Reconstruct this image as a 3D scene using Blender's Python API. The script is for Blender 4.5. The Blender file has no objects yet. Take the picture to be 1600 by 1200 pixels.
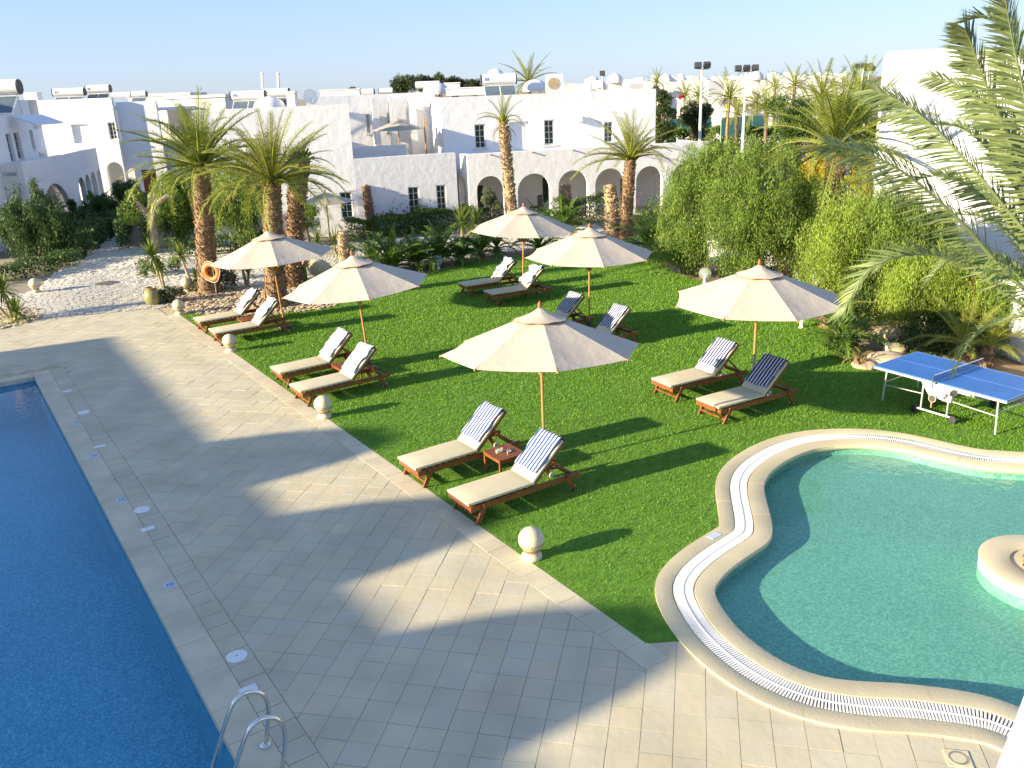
import bpy, bmesh, math, random
import numpy as np
from mathutils import Matrix, Vector
from math import sin, cos, tan, pi, radians, atan2, sqrt

random.seed(7); RNG = np.random.default_rng(7)
SC = bpy.context.scene
COL = SC.collection

# ------------------------------------------------------------------ camera
FPX, YH, SLOPE, CAMH = 1330.0, 140.0, -0.04, 6.45      # focal (px at 1600 wide), horizon row, horizon slope, eye height
_roll = math.atan(SLOPE); _pitch = math.atan((600 - YH) * cos(_roll) / FPX)
_c, _s = cos(_roll), sin(_roll)
_r0 = np.array([1., 0, 0]); _up = np.array([0, sin(_pitch), cos(_pitch)]); _fw = np.array([0, cos(_pitch), -sin(_pitch)])
CX = _c * _r0 + _s * _up; CY = -_s * _r0 + _c * _up
cam_d = bpy.data.cameras.new('camera'); cam = bpy.data.objects.new('camera', cam_d); COL.objects.link(cam)
cam_d.sensor_width = 36; cam_d.lens = FPX / 1600 * 36; cam_d.clip_start = 0.05; cam_d.clip_end = 9000
cam.matrix_world = Matrix(((CX[0], CY[0], -_fw[0], 0), (CX[1], CY[1], -_fw[1], 0), (CX[2], CY[2], -_fw[2], CAMH), (0, 0, 0, 1)))
SC.camera = cam

# ------------------------------------------------------------------ sky, sun, exposure
SUN_EL, SUN_AZ = radians(16.0), radians(23.8)           # elevation; heading the light travels to (from +X)
world = bpy.data.worlds.new('World'); SC.world = world; world.use_nodes = True
wn = world.node_tree.nodes; wl = world.node_tree.links
bg = wn['Background']; sky = wn.new('ShaderNodeTexSky'); sky.sky_type = 'NISHITA'; sky.sun_disc = False
to_sun = (-cos(SUN_AZ), -sin(SUN_AZ))
sky.sun_elevation = SUN_EL; sky.sun_rotation = atan2(to_sun[0], to_sun[1]) % (2 * pi)
sky.air_density = 1.0; sky.dust_density = 0.3; sky.ozone_density = 1.6
gm = wn.new('ShaderNodeGamma'); gm.inputs[1].default_value = 0.48; wl.new(sky.outputs[0], gm.inputs[0])      # even out the low-sun sky
tn = wn.new('ShaderNodeMix'); tn.data_type = 'RGBA'; tn.blend_type = 'MULTIPLY'; tn.inputs[0].default_value = 1.0
tn.inputs[7].default_value = (0.76, 0.93, 1.35, 1); wl.new(gm.outputs[0], tn.inputs[6])
wl.new(tn.outputs[2], bg.inputs[0]); bg.inputs[1].default_value = 0.150
sd = bpy.data.lights.new('sun', 'SUN'); sun = bpy.data.objects.new('sun', sd); COL.objects.link(sun)
sd.energy = 5.0; sd.angle = radians(0.6); sd.color = (1.0, 0.85, 0.60)
sun.rotation_euler = Vector((cos(SUN_AZ) * cos(SUN_EL), sin(SUN_AZ) * cos(SUN_EL), -sin(SUN_EL))).to_track_quat('-Z', 'Y').to_euler()
sun.location = (-30, -12, 30)
SC.view_settings.view_transform = 'Standard'; SC.view_settings.look = 'None'
SC.view_settings.exposure = 1.42; SC.view_settings.gamma = 1.0
SC.render.resolution_x = 1024; SC.render.resolution_y = 768
SC.cycles.max_bounces = 8; SC.cycles.transparent_max_bounces = 12

# ------------------------------------------------------------------ layout helpers (photo grid -> place on the ground)
def ray(px, py):
    u, v = px - 800, py - 600
    return (u * CX - v * CY) / FPX + _fw
def G(px, py, z=0.0):
    d = ray(px, py); t = (z - CAMH) / d[2]
    return np.array([0, 0, CAMH]) + t * d
def at(px, py, D):
    d = ray(px, py); return np.array([0, 0, CAMH]) + d * (D / d[1])
A = np.array([cos(radians(-56.1)), sin(radians(-56.1))]); N = np.array([-A[1], A[0]])   # pool side direction, and from pool to lawn
E0 = np.array([-12.09, 20.80])                                                             # far inner corner of the long pool
def TN(t, o, z=0.0):
    p = E0 + A * t + N * o; return (p[0], p[1], z)

# ------------------------------------------------------------------ materials
MAT = {}
def nodes_of(name):
    m = bpy.data.materials.new(name); m.use_nodes = True; MAT[name] = m
    nt = m.node_tree; return m, nt, nt.nodes, nt.links, nt.nodes['Principled BSDF']
def mat(name, col, rough=0.7, var=0.12, scale=6.0, bump=0.0, bscale=30.0, island=0.0, metal=0.0, detail=4.0, col2=None, bdist=0.02):
    m, nt, n, l, b = nodes_of(name)
    b.inputs['Roughness'].default_value = rough; b.inputs['Metallic'].default_value = metal
    tc = n.new('ShaderNodeTexCoord'); no = n.new('ShaderNodeTexNoise')
    no.inputs['Scale'].default_value = scale; no.inputs['Detail'].default_value = detail
    l.new(tc.outputs['Object'], no.inputs['Vector'])
    r = n.new('ShaderNodeValToRGB'); l.new(no.outputs[0], r.inputs[0])
    c2 = col2 if col2 else [min(1, c * (1 + var)) for c in col]
    c1 = [c * (1 - var) for c in col]
    r.color_ramp.elements[0].position = 0.3; r.color_ramp.elements[1].position = 0.7
    r.color_ramp.elements[0].color = (*c1, 1); r.color_ramp.elements[1].color = (*c2, 1)
    out = r.outputs[0]
    if island:
        g = n.new('ShaderNodeNewGeometry'); hs = n.new('ShaderNodeHueSaturation')
        mr = n.new('ShaderNodeMapRange'); mr.inputs[3].default_value = 1 - island; mr.inputs[4].default_value = 1 + island
        l.new(g.outputs['Random Per Island'], mr.inputs[0]); l.new(mr.outputs[0], hs.inputs['Value']); l.new(out, hs.inputs['Color'])
        out = hs.outputs[0]
    l.new(out, b.inputs['Base Color'])
    if bump:
        n2 = n.new('ShaderNodeTexNoise'); n2.inputs['Scale'].default_value = bscale; n2.inputs['Detail'].default_value = 3
        l.new(tc.outputs['Object'], n2.inputs['Vector'])
        bp = n.new('ShaderNodeBump'); bp.inputs['Strength'].default_value = bump; bp.inputs['Distance'].default_value = bdist
        l.new(n2.outputs[0], bp.inputs['Height']); l.new(bp.outputs[0], b.inputs['Normal'])
    return m
def leafmat(name, ca, cb, trans=0.35, rough=0.55, amp=0.3):
    m, nt, n, l, b = nodes_of(name)
    g = n.new('ShaderNodeNewGeometry'); r = n.new('ShaderNodeValToRGB'); l.new(g.outputs['Random Per Island'], r.inputs[0])
    r.color_ramp.elements[0].color = (*ca, 1); r.color_ramp.elements[1].color = (*cb, 1)
    tc = n.new('ShaderNodeTexCoord'); no = n.new('ShaderNodeTexNoise'); no.inputs['Scale'].default_value = 1.1; no.inputs['Detail'].default_value = 3; l.new(tc.outputs['Object'], no.inputs['Vector'])
    mr = n.new('ShaderNodeMapRange'); mr.inputs[1].default_value = .3; mr.inputs[2].default_value = .7; mr.inputs[3].default_value = 1 - amp; mr.inputs[4].default_value = 1 + amp; l.new(no.outputs[0], mr.inputs[0])
    hs = n.new('ShaderNodeHueSaturation'); l.new(mr.outputs[0], hs.inputs['Value']); l.new(r.outputs[0], hs.inputs['Color'])
    l.new(hs.outputs[0], b.inputs['Base Color']); b.inputs['Roughness'].default_value = rough
    t = n.new('ShaderNodeBsdfTranslucent'); l.new(hs.outputs[0], t.inputs[0])
    mx = n.new('ShaderNodeMixShader'); mx.inputs[0].default_value = trans
    l.new(b.outputs[0], mx.inputs[1]); l.new(t.outputs[0], mx.inputs[2]); l.new(mx.outputs[0], n['Material Output'].inputs[0])
    return m
mat('stucco', (0.78, 0.78, 0.78), 0.9, 0.03, 0.7, 0.6, 2.8, bdist=0.032)
mat('stucco_fine', (0.73, 0.73, 0.72), 0.9, 0.03, 1.0, 0.5, 5, bdist=0.03)
mat('town_wall', (0.72, 0.70, 0.66), 0.9, 0.05, 0.2)
def tile_mat():
    m, nt, n, l, b = nodes_of('tile'); g = n.new('ShaderNodeNewGeometry'); oi = n.new('ShaderNodeObjectInfo'); ad = n.new('ShaderNodeMath'); ad.operation = 'ADD'; l.new(g.outputs['Random Per Island'], ad.inputs[0]); l.new(oi.outputs['Random'], ad.inputs[1])
    fr = n.new('ShaderNodeMath'); fr.operation = 'FRACT'; l.new(ad.outputs[0], fr.inputs[0]); r = n.new('ShaderNodeValToRGB'); l.new(fr.outputs[0], r.inputs[0]); e = r.color_ramp.elements
    e[0].color = (.585, .50, .325, 1); e[1].color = (.60, .53, .36, 1)
    for p, c in ((.2, (.57, .51, .345)), (.45, (.55, .505, .365)), (.62, (.59, .51, .34)), (.8, (.53, .475, .335))): x = e.new(p); x.color = (*c, 1)
    tc = n.new('ShaderNodeTexCoord'); no = n.new('ShaderNodeTexNoise'); no.inputs['Scale'].default_value = 1.1; no.inputs['Detail'].default_value = 6; l.new(g.outputs['Position'], no.inputs['Vector'])
    mr = n.new('ShaderNodeMapRange'); mr.inputs[1].default_value = .3; mr.inputs[2].default_value = .7; mr.inputs[3].default_value = .86; mr.inputs[4].default_value = 1.08; l.new(no.outputs[0], mr.inputs[0])
    hs = n.new('ShaderNodeHueSaturation'); l.new(mr.outputs[0], hs.inputs['Value']); l.new(r.outputs[0], hs.inputs['Color']); l.new(hs.outputs[0], b.inputs['Base Color']); b.inputs['Roughness'].default_value = .75
    n2 = n.new('ShaderNodeTexNoise'); n2.inputs['Scale'].default_value = 9; n2.inputs['Detail'].default_value = 4; l.new(g.outputs['Position'], n2.inputs['Vector']); bp = n.new('ShaderNodeBump'); bp.inputs['Strength'].default_value = .5; bp.inputs['Distance'].default_value = .008; l.new(n2.outputs[0], bp.inputs['Height']); l.new(bp.outputs[0], b.inputs['Normal'])
tile_mat()
mat('mortar', (0.50, 0.40, 0.25), 0.95, 0.2, 12)
mat('coping', (0.59, 0.515, 0.355), 0.75, 0.14, 1.6, 0.3, 30, island=0.08, bdist=0.01)
mat('cream_coping', (0.63, 0.54, 0.34), 0.75, 0.10, 1.3, 0.3, 30, island=0.06, bdist=0.01)
mat('white_plastic', (0.80, 0.79, 0.76), 0.45, 0.03, 5)
mat('channel', (0.10, 0.075, 0.05), 0.9, 0.2, 8)
mat('ground', (0.30, 0.25, 0.17), 0.95, 0.25, 0.25, 0.4, 6)
mat('soil', (0.24, 0.165, 0.095), 0.95, 0.3, 2.5, 0.8, 12, col2=(0.36, 0.27, 0.17), bdist=0.05)
mat('cobble', (0.58, 0.54, 0.45), 0.85, 0.08, 3, 0.4, 30, island=0.09)
mat('cobble_bed', (0.46, 0.41, 0.32), 0.95, 0.15, 6)
mat('pebble', (0.46, 0.37, 0.24), 0.8, 0.15, 5, island=0.3)
mat('wood', (0.21, 0.062, 0.018), 0.45, 0.25, 14, col2=(0.30, 0.10, 0.03))
mat('pole_wood', (0.42, 0.22, 0.075), 0.4, 0.12, 8)
mat('finial_wood', (0.36, 0.10, 0.03), 0.4, 0.12, 8)
mat('cushion', (0.62, 0.55, 0.38), 0.9, 0.04, 3, 0.2, 60, bdist=0.004)
mat('canvas', (0.53, 0.46, 0.36), 0.9, 0.05, 1.5, 0.55, 3.5, bdist=0.03)
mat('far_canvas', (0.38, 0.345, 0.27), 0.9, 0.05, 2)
mat('canvas_trim', (0.40, 0.20, 0.09), 0.9, 0.1, 5)
mat('steel', (0.75, 0.74, 0.70), 0.18, 0.03, 5, metal=1.0)
mat('painted_metal', (0.62, 0.62, 0.61), 0.35, 0.03, 5, metal=0.3)
mat('dark_rubber', (0.03, 0.03, 0.03), 0.6, 0.2, 5)
mat('table_blue', (0.03, 0.15, 0.46), 0.6, 0.10, 1.6)
mat('white_line', (0.16, 0.30, 0.58), 0.5, 0.05, 4)
mat('dark_metal', (0.06, 0.06, 0.06), 0.5, 0.1, 5)
mat('lamp_stone', (0.60, 0.53, 0.36), 0.7, 0.06, 6, 0.2, 40, bdist=0.005)
mat('lamp_slot', (0.20, 0.14, 0.08), 0.8, 0.1, 6)
mat('urn_glaze', (0.26, 0.24, 0.085), 0.4, 0.2, 5)
mat('amphora_clay', (0.56, 0.48, 0.30), 0.8, 0.12, 5)
mat('terracotta', (0.42, 0.19, 0.08), 0.8, 0.15, 5)
mat('lifebuoy', (0.70, 0.19, 0.03), 0.5, 0.06, 5)
mat('trunk', (0.25, 0.165, 0.09), 0.95, 0.35, 9, 0.8, 16, island=0.25)
mat('trunk_pale', (0.40, 0.30, 0.18), 0.95, 0.25, 9, 0.8, 16, island=0.2)
mat('bark', (0.17, 0.115, 0.07), 0.95, 0.3, 6, 0.8, 18)
mat('bark_pale', (0.36, 0.29, 0.19), 0.95, 0.25, 6, 0.8, 18)
mat('tank_white', (0.78, 0.76, 0.70), 0.5, 0.03, 4)
mat('black_cap', (0.03, 0.03, 0.035), 0.5, 0.1, 4)
mat('collector_glass', (0.10, 0.14, 0.17), 0.15, 0.1, 3)
mat('logo_blue', (0.05, 0.18, 0.50), 0.5, 0.03, 4)
mat('window_pane', (0.035, 0.05, 0.045), 0.12, 0.2, 2)
mat('window_frame', (0.62, 0.62, 0.58), 0.6, 0.04, 4)
mat('shutter_white', (0.74, 0.75, 0.77), 0.7, 0.03, 4)
mat('door_wood', (0.22, 0.055, 0.015), 0.5, 0.2, 5)
mat('room_dark', (0.035, 0.028, 0.02), 0.9, 0.2, 3)
mat('court_screen', (0.26, 0.52, 0.35), 0.8, 0.08, 0.6)
mat('boulder', (0.48, 0.38, 0.25), 0.9, 0.2, 2, 0.6, 8)
mat('plaque', (0.52, 0.60, 0.68), 0.5, 0.04, 5)
mat('plaque_mark', (0.10, 0.22, 0.42), 0.5, 0.04, 5)
mat('iron_cover', (0.13, 0.12, 0.10), 0.7, 0.15, 12)
mat('thatch', (0.33, 0.25, 0.15), 0.95, 0.2, 5)
mat('umbrella_metal', (0.45, 0.45, 0.43), 0.35, 0.05, 5, metal=0.6)
mat('drift_stone', (0.55, 0.47, 0.35), 0.9, 0.12, 4)
leafmat('leaf_pepper', (0.075, 0.165, 0.016), (0.290, 0.380, 0.065), .4, .55, .42)
leafmat('leaf_pepper_bright', (0.13, 0.24, 0.02), (0.40, 0.47, 0.07), .4, .55, .42)
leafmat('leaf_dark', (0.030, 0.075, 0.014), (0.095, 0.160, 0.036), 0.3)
leafmat('leaf_hedge', (0.035, 0.085, 0.010), (0.120, 0.200, 0.025), 0.3)
leafmat('leaf_pine', (0.022, 0.048, 0.012), (0.065, 0.095, 0.022), 0.2)
leafmat('leaf_olive', (0.09, 0.12, 0.05), (0.20, 0.23, 0.12), 0.25)
leafmat('leaf_yellow', (0.42, 0.33, 0.012), (0.62, 0.48, 0.02), 0.3)
leafmat('leaf_red', (0.45, 0.02, 0.03), (0.60, 0.06, 0.05), 0.3)
leafmat('leaf_grey', (0.07, 0.09, 0.05), (0.14, 0.16, 0.09), 0.2)
leafmat('frond', (0.110, 0.180, 0.020), (0.400, 0.430, 0.075), 0.38)
leafmat('frond_warm', (0.15, 0.20, 0.024), (0.46, 0.46, 0.075), 0.38)
leafmat('frond_blue', (0.130, 0.190, 0.065), (0.360, 0.420, 0.160), 0.32)
leafmat('frond_dry', (0.24, 0.16, 0.06), (0.36, 0.26, 0.11), 0.2)
leafmat('cycad', (0.045, 0.115, 0.012), (0.170, 0.270, 0.030), 0.3)
leafmat('yucca', (0.06, 0.12, 0.012), (0.22, 0.27, 0.035), 0.25)
leafmat('grass_blade', (0.105, 0.255, 0.010), (0.230, 0.405, 0.030), 0.4, 0.6, 0.07)
mat('turf', (0.10, 0.240, 0.012), 0.9, 0.2, 5, 0.6, 60, col2=(0.125, 0.28, 0.018), bdist=0.02)

def mosaic(name, ca, cb, cc):
    m, nt, n, l, b = nodes_of(name)
    tc = n.new('ShaderNodeTexCoord'); mp = n.new('ShaderNodeMapping'); mp.inputs['Rotation'].default_value[2] = radians(-56)
    l.new(tc.outputs['Object'], mp.inputs[0])
    v = n.new('ShaderNodeTexVoronoi'); v.distance = 'CHEBYCHEV'; v.inputs['Scale'].default_value = 38; v.inputs['Randomness'].default_value = 0.25
    l.new(mp.outputs[0], v.inputs['Vector'])
    sp = n.new('ShaderNodeSeparateColor'); l.new(v.outputs['Color'], sp.inputs[0])
    r = n.new('ShaderNodeValToRGB'); l.new(sp.outputs[0], r.inputs[0])
    r.color_ramp.elements[0].color = (*ca, 1); r.color_ramp.elements[1].color = (*cb, 1)
    e = r.color_ramp.elements.new(0.55); e.color = (*cc, 1)
    no = n.new('ShaderNodeTexNoise'); no.inputs['Scale'].default_value = 0.7; no.inputs['Detail'].default_value = 3; l.new(tc.outputs['Object'], no.inputs['Vector'])
    hs = n.new('ShaderNodeHueSaturation'); mr = n.new('ShaderNodeMapRange'); mr.inputs[3].default_value = 0.87; mr.inputs[4].default_value = 1.13
    l.new(no.outputs[0], mr.inputs[0]); l.new(mr.outputs[0], hs.inputs['Value']); l.new(r.outputs[0], hs.inputs['Color'])
    l.new(hs.outputs[0], b.inputs['Base Color']); b.inputs['Roughness'].default_value = 0.5
mosaic('mosaic_blue', (0.070, 0.305, 0.41), (0.25, 0.55, 0.62), (0.13, 0.405, 0.49))
mosaic('mosaic_teal', (0.15, 0.365, 0.29), (0.31, 0.545, 0.44), (0.22, 0.455, 0.365))
def water(name, tint, bump):
    m, nt, n, l, b = nodes_of(name); n.remove(b)
    t = n.new('ShaderNodeBsdfTransparent'); t.inputs[0].default_value = (*tint, 1)
    g = n.new('ShaderNodeBsdfGlossy'); g.inputs['Roughness'].default_value = 0.03
    lw_ = n.new('ShaderNodeLayerWeight'); lw_.inputs[0].default_value = 0.5; pw = n.new('ShaderNodeMath'); pw.operation = 'POWER'; pw.inputs[1].default_value = 5; l.new(lw_.outputs['Facing'], pw.inputs[0])
    f = n.new('ShaderNodeMath'); f.operation = 'MULTIPLY_ADD'; f.inputs[1].default_value = 0.96; f.inputs[2].default_value = 0.02; l.new(pw.outputs[0], f.inputs[0])
    tc = n.new('ShaderNodeTexCoord'); no = n.new('ShaderNodeTexNoise'); no.inputs['Scale'].default_value = 5.5; no.inputs['Detail'].default_value = 2
    l.new(tc.outputs['Object'], no.inputs['Vector'])
    bp = n.new('ShaderNodeBump'); bp.inputs['Strength'].default_value = bump; bp.inputs['Distance'].default_value = 0.03; l.new(no.outputs[0], bp.inputs['Height'])
    l.new(bp.outputs[0], g.inputs['Normal']); l.new(bp.outputs[0], lw_.inputs['Normal'])
    mx = n.new('ShaderNodeMixShader'); l.new(f.outputs[0], mx.inputs[0]); l.new(t.outputs[0], mx.inputs[1]); l.new(g.outputs[0], mx.inputs[2])
    l.new(mx.outputs[0], n['Material Output'].inputs[0])
water('water_long_pool', (0.66, 0.87, 0.95), 0.12)
water('water_kidney_pool', (0.78, 0.94, 0.88), 0.10)
def towel_mat(name, dark, freq=12.5, warp=0.001, lo=0.55):
    m, nt, n, l, b = nodes_of(name)
    tc = n.new('ShaderNodeTexCoord'); no = n.new('ShaderNodeTexNoise'); no.inputs['Scale'].default_value = 5.0; l.new(tc.outputs['Object'], no.inputs['Vector'])
    sx = n.new('ShaderNodeSeparateXYZ'); l.new(tc.outputs['Object'], sx.inputs[0])
    ma = n.new('ShaderNodeMath'); ma.operation = 'MULTIPLY_ADD'; ma.inputs[1].default_value = warp * 6; l.new(no.outputs[0], ma.inputs[0]); l.new(sx.outputs[1], ma.inputs[2])
    mu = n.new('ShaderNodeMath'); mu.operation = 'MULTIPLY'; mu.inputs[1].default_value = freq; l.new(ma.outputs[0], mu.inputs[0])
    fr = n.new('ShaderNodeMath'); fr.operation = 'FRACT'; l.new(mu.outputs[0], fr.inputs[0])
    r = n.new('ShaderNodeValToRGB'); r.color_ramp.interpolation = 'CONSTANT'; l.new(fr.outputs[0], r.inputs[0])
    r.color_ramp.elements[0].color = (*dark, 1); r.color_ramp.elements[1].position = lo; r.color_ramp.elements[1].color = (0.60, 0.60, 0.61, 1)
    l.new(r.outputs[0], b.inputs['Base Color']); b.inputs['Roughness'].default_value = 0.95
towel_mat('towel_blue', (0.022, 0.065, 0.27))
towel_mat('towel_navy', (0.012, 0.025, 0.13))
towel_mat('towel_crumpled', (0.06, 0.14, 0.45), 13.0, 0.055, 0.33)
m, nt, n, l, b = nodes_of('glass'); b.inputs['Base Color'].default_value = (0.9, 0.95, 0.92, 1); b.inputs['Roughness'].default_value = 0.1
tr = n.new('ShaderNodeBsdfTransparent'); tr.inputs[0].default_value = (0.93, 0.96, 0.93, 1); mx = n.new('ShaderNodeMixShader'); mx.inputs[0].default_value = 0.22
l.new(tr.outputs[0], mx.inputs[1]); l.new(b.outputs[0], mx.inputs[2]); l.new(mx.outputs[0], n['Material Output'].inputs[0])
m, nt, n, l, b = nodes_of('net'); b.inputs['Base Color'].default_value = (0.03, 0.06, 0.14, 1)
tr = n.new('ShaderNodeBsdfTransparent'); mx = n.new('ShaderNodeMixShader'); mx.inputs[0].default_value = 0.55
l.new(tr.outputs[0], mx.inputs[1]); l.new(b.outputs[0], mx.inputs[2]); l.new(mx.outputs[0], n['Material Output'].inputs[0])

# ------------------------------------------------------------------ geometry helpers
def V3(p): return Vector((float(p[0]), float(p[1]), float(p[2]) if len(p) > 2 else 0.0))
class MB:
    def __init__(s): s.v = []; s.f = []
    def add(s, vs, fs):
        k = len(s.v); s.v += [tuple(map(float, p)) for p in vs]; s.f += [tuple(i + k for i in f) for f in fs]; return s
    def box(s, c, d, rz=0.0, mtx=None):
        x, y, z = d[0] / 2, d[1] / 2, d[2] / 2
        p = [(-x, -y, -z), (x, -y, -z), (x, y, -z), (-x, y, -z), (-x, -y, z), (x, -y, z), (x, y, z), (-x, y, z)]
        R = mtx if mtx is not None else Matrix.Rotation(rz, 3, 'Z')
        p = [R @ Vector(q) + V3(c) for q in p]
        return s.add(p, [(0, 3, 2, 1), (4, 5, 6, 7), (0, 1, 5, 4), (1, 2, 6, 5), (2, 3, 7, 6), (3, 0, 4, 7)])
    def bar(s, a, b, w, h, up=(0, 0, 1)):
        a, b = V3(a), V3(b); d = (b - a); L = d.length; d.normalize(); u = Vector(up)
        y = u.cross(d)
        if y.length < 1e-4: y = Vector((1, 0, 0)).cross(d)
        y.normalize(); z = d.cross(y)
        return s.box((a + b) / 2, (L, w, h), mtx=Matrix((d, y, z)).transposed())
    def prism(s, poly, z0, z1):
        k = len(poly); vs = [(p[0], p[1], z0) for p in poly] + [(p[0], p[1], z1) for p in poly]
        fs = [tuple(range(k - 1, -1, -1)), tuple(range(k, 2 * k))] + [(i, (i + 1) % k, k + (i + 1) % k, k + i) for i in range(k)]
        return s.add(vs, fs)
    def tube(s, path, rad, n=10, caps=True):
        path = [V3(p) for p in path]; k = len(path)
        if not hasattr(rad, '__len__'): rad = [rad] * k
        vs = []; ref = Vector((0.13, 0.31, 0.94))
        for i, p in enumerate(path):
            d = (path[min(i + 1, k - 1)] - path[max(i - 1, 0)]).normalized()
            x = ref.cross(d)
            if x.length < 1e-3: x = Vector((1, 0, 0)).cross(d)
            x.normalize(); y = d.cross(x); ref = ref
            for j in range(n):
                a = 2 * pi * j / n; vs.append(p + (x * cos(a) + y * sin(a)) * rad[i])
        fs = [(i * n + j, i * n + (j + 1) % n, (i + 1) * n + (j + 1) % n, (i + 1) * n + j) for i in range(k - 1) for j in range(n)]
        if caps: fs += [tuple(range(n - 1, -1, -1)), tuple(range((k - 1) * n, k * n))]
        return s.add(vs, fs)
    def lathe(s, prof, n=20, c=(0, 0, 0), mtx=None):
        vs = []
        for r, z in prof:
            for j in range(n):
                a = 2 * pi * j / n; p = Vector((r * cos(a), r * sin(a), z))
                if mtx is not None: p = mtx @ p
                vs.append(p + V3(c))
        k = len(prof)
        fs = [(i * n + j, i * n + (j + 1) % n, (i + 1) * n + (j + 1) % n, (i + 1) * n + j) for i in range(k - 1) for j in range(n)]
        fs += [tuple(range(n - 1, -1, -1)), tuple(range((k - 1) * n, k * n))]
        return s.add(vs, fs)
    def mesh(s, name, m=None, smooth=False):
        me = bpy.data.meshes.new(name); me.from_pydata(s.v, [], s.f)
        if m: me.materials.append(MAT[m])
        if smooth:
            me.polygons.foreach_set('use_smooth', [True] * len(me.polygons))
            try: me.set_sharp_from_angle(angle=radians(42))
            except Exception: pass
        me.update(); return me
    def build(s, name, m, parent=None, smooth=False, loc=None, rz=None):
        return link(name, s.mesh(name, m, smooth), parent, loc, rz)
def link(name, me, parent=None, loc=None, rz=None):
    o = bpy.data.objects.new(name, me); COL.objects.link(o)
    if parent is not None: o.parent = parent
    if loc is not None: o.location = [float(x) for x in loc]
    if rz is not None: o.rotation_euler[2] = rz
    return o
def tag(o, label, cat, group=None):
    o['label'] = label; o['category'] = cat
    if group: o['group'] = group
    return o
def thing(name, label, cat, loc=(0, 0, 0), rz=0.0, group=None):
    o = bpy.data.objects.new(name, None); COL.objects.link(o); o.location = [float(x) for x in loc]; o.rotation_euler[2] = rz
    o.empty_display_size = 0.3
    return tag(o, label, cat, group)
def struct(o): o['kind'] = 'structure'; return o
def stuff(o): o['kind'] = 'stuff'; return o
def np_mesh(name, Vv, Fq, m):
    """Vv (n,3); Fq (k,4) or (k,3)"""
    me = bpy.data.meshes.new(name); k, w = Fq.shape
    me.vertices.add(len(Vv)); me.vertices.foreach_set('co', np.ascontiguousarray(Vv, dtype=np.float32).ravel())
    me.loops.add(k * w); me.loops.foreach_set('vertex_index', np.ascontiguousarray(Fq, dtype=np.int32).ravel())
    me.polygons.add(k); me.polygons.foreach_set('loop_start', np.arange(0, k * w, w, dtype=np.int32))
    try: me.polygons.foreach_set('loop_total', np.full(k, w, dtype=np.int32))
    except Exception: pass
    me.update(calc_edges=True)
    if m: me.materials.append(MAT[m])
    return me
def fill(name, outer, holes, z, m, parent=None):
    bm = bmesh.new()
    for loop in [outer] + list(holes):
        vs = [bm.verts.new((float(p[0]), float(p[1]), z)) for p in loop]
        for i in range(len(vs)): bm.edges.new((vs[i], vs[(i + 1) % len(vs)]))
    bmesh.ops.triangle_fill(bm, use_beauty=True, use_dissolve=False, edges=bm.edges[:], normal=(0, 0, 1))
    for f in bm.faces:
        if f.normal.z < 0: f.normal_flip()
    me = bpy.data.meshes.new(name); bm.to_mesh(me); bm.free(); me.materials.append(MAT[m])
    return link(name, me, parent)
def inside(P, poly):
    x, y = P[:, 0], P[:, 1]; r = np.zeros(len(P), bool); poly = np.asarray(poly)[:, :2]; j = len(poly) - 1
    for i in range(len(poly)):
        xi, yi = poly[i]; xj, yj = poly[j]
        c = ((yi > y) != (yj > y)) & (x < (xj - xi) * (y - yi) / (yj - yi + 1e-12) + xi); r ^= c; j = i
    return r
def clip(poly, p, n):
    out = []
    for i in range(len(poly)):
        a, b = poly[i], poly[(i + 1) % len(poly)]; da = (a[0] - p[0]) * n[0] + (a[1] - p[1]) * n[1]; db = (b[0] - p[0]) * n[0] + (b[1] - p[1]) * n[1]
        if da >= 0: out.append(a)
        if (da >= 0) != (db >= 0):
            t = da / (da - db); out.append((a[0] + (b[0] - a[0]) * t, a[1] + (b[1] - a[1]) * t))
    return out
def smooth_loop(pts, closed=True, sub=5):
    P = np.array(pts, float); n = len(P); out = []
    rng = range(n) if closed else range(n - 1)
    for i in rng:
        p0, p1, p2, p3 = (P[(i - 1) % n], P[i], P[(i + 1) % n], P[(i + 2) % n]) if closed else (P[max(i - 1, 0)], P[i], P[i + 1], P[min(i + 2, n - 1)])
        for k in range(sub):
            t = k / sub
            out.append(.5 * ((2 * p1) + (-p0 + p2) * t + (2 * p0 - 5 * p1 + 4 * p2 - p3) * t * t + (-p0 + 3 * p1 - 3 * p2 + p3) * t ** 3))
    if not closed: out.append(P[-1])
    return np.array(out)
def seg_dist_view(p):
    return (p[0] ** 2 + p[1] ** 2)

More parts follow.
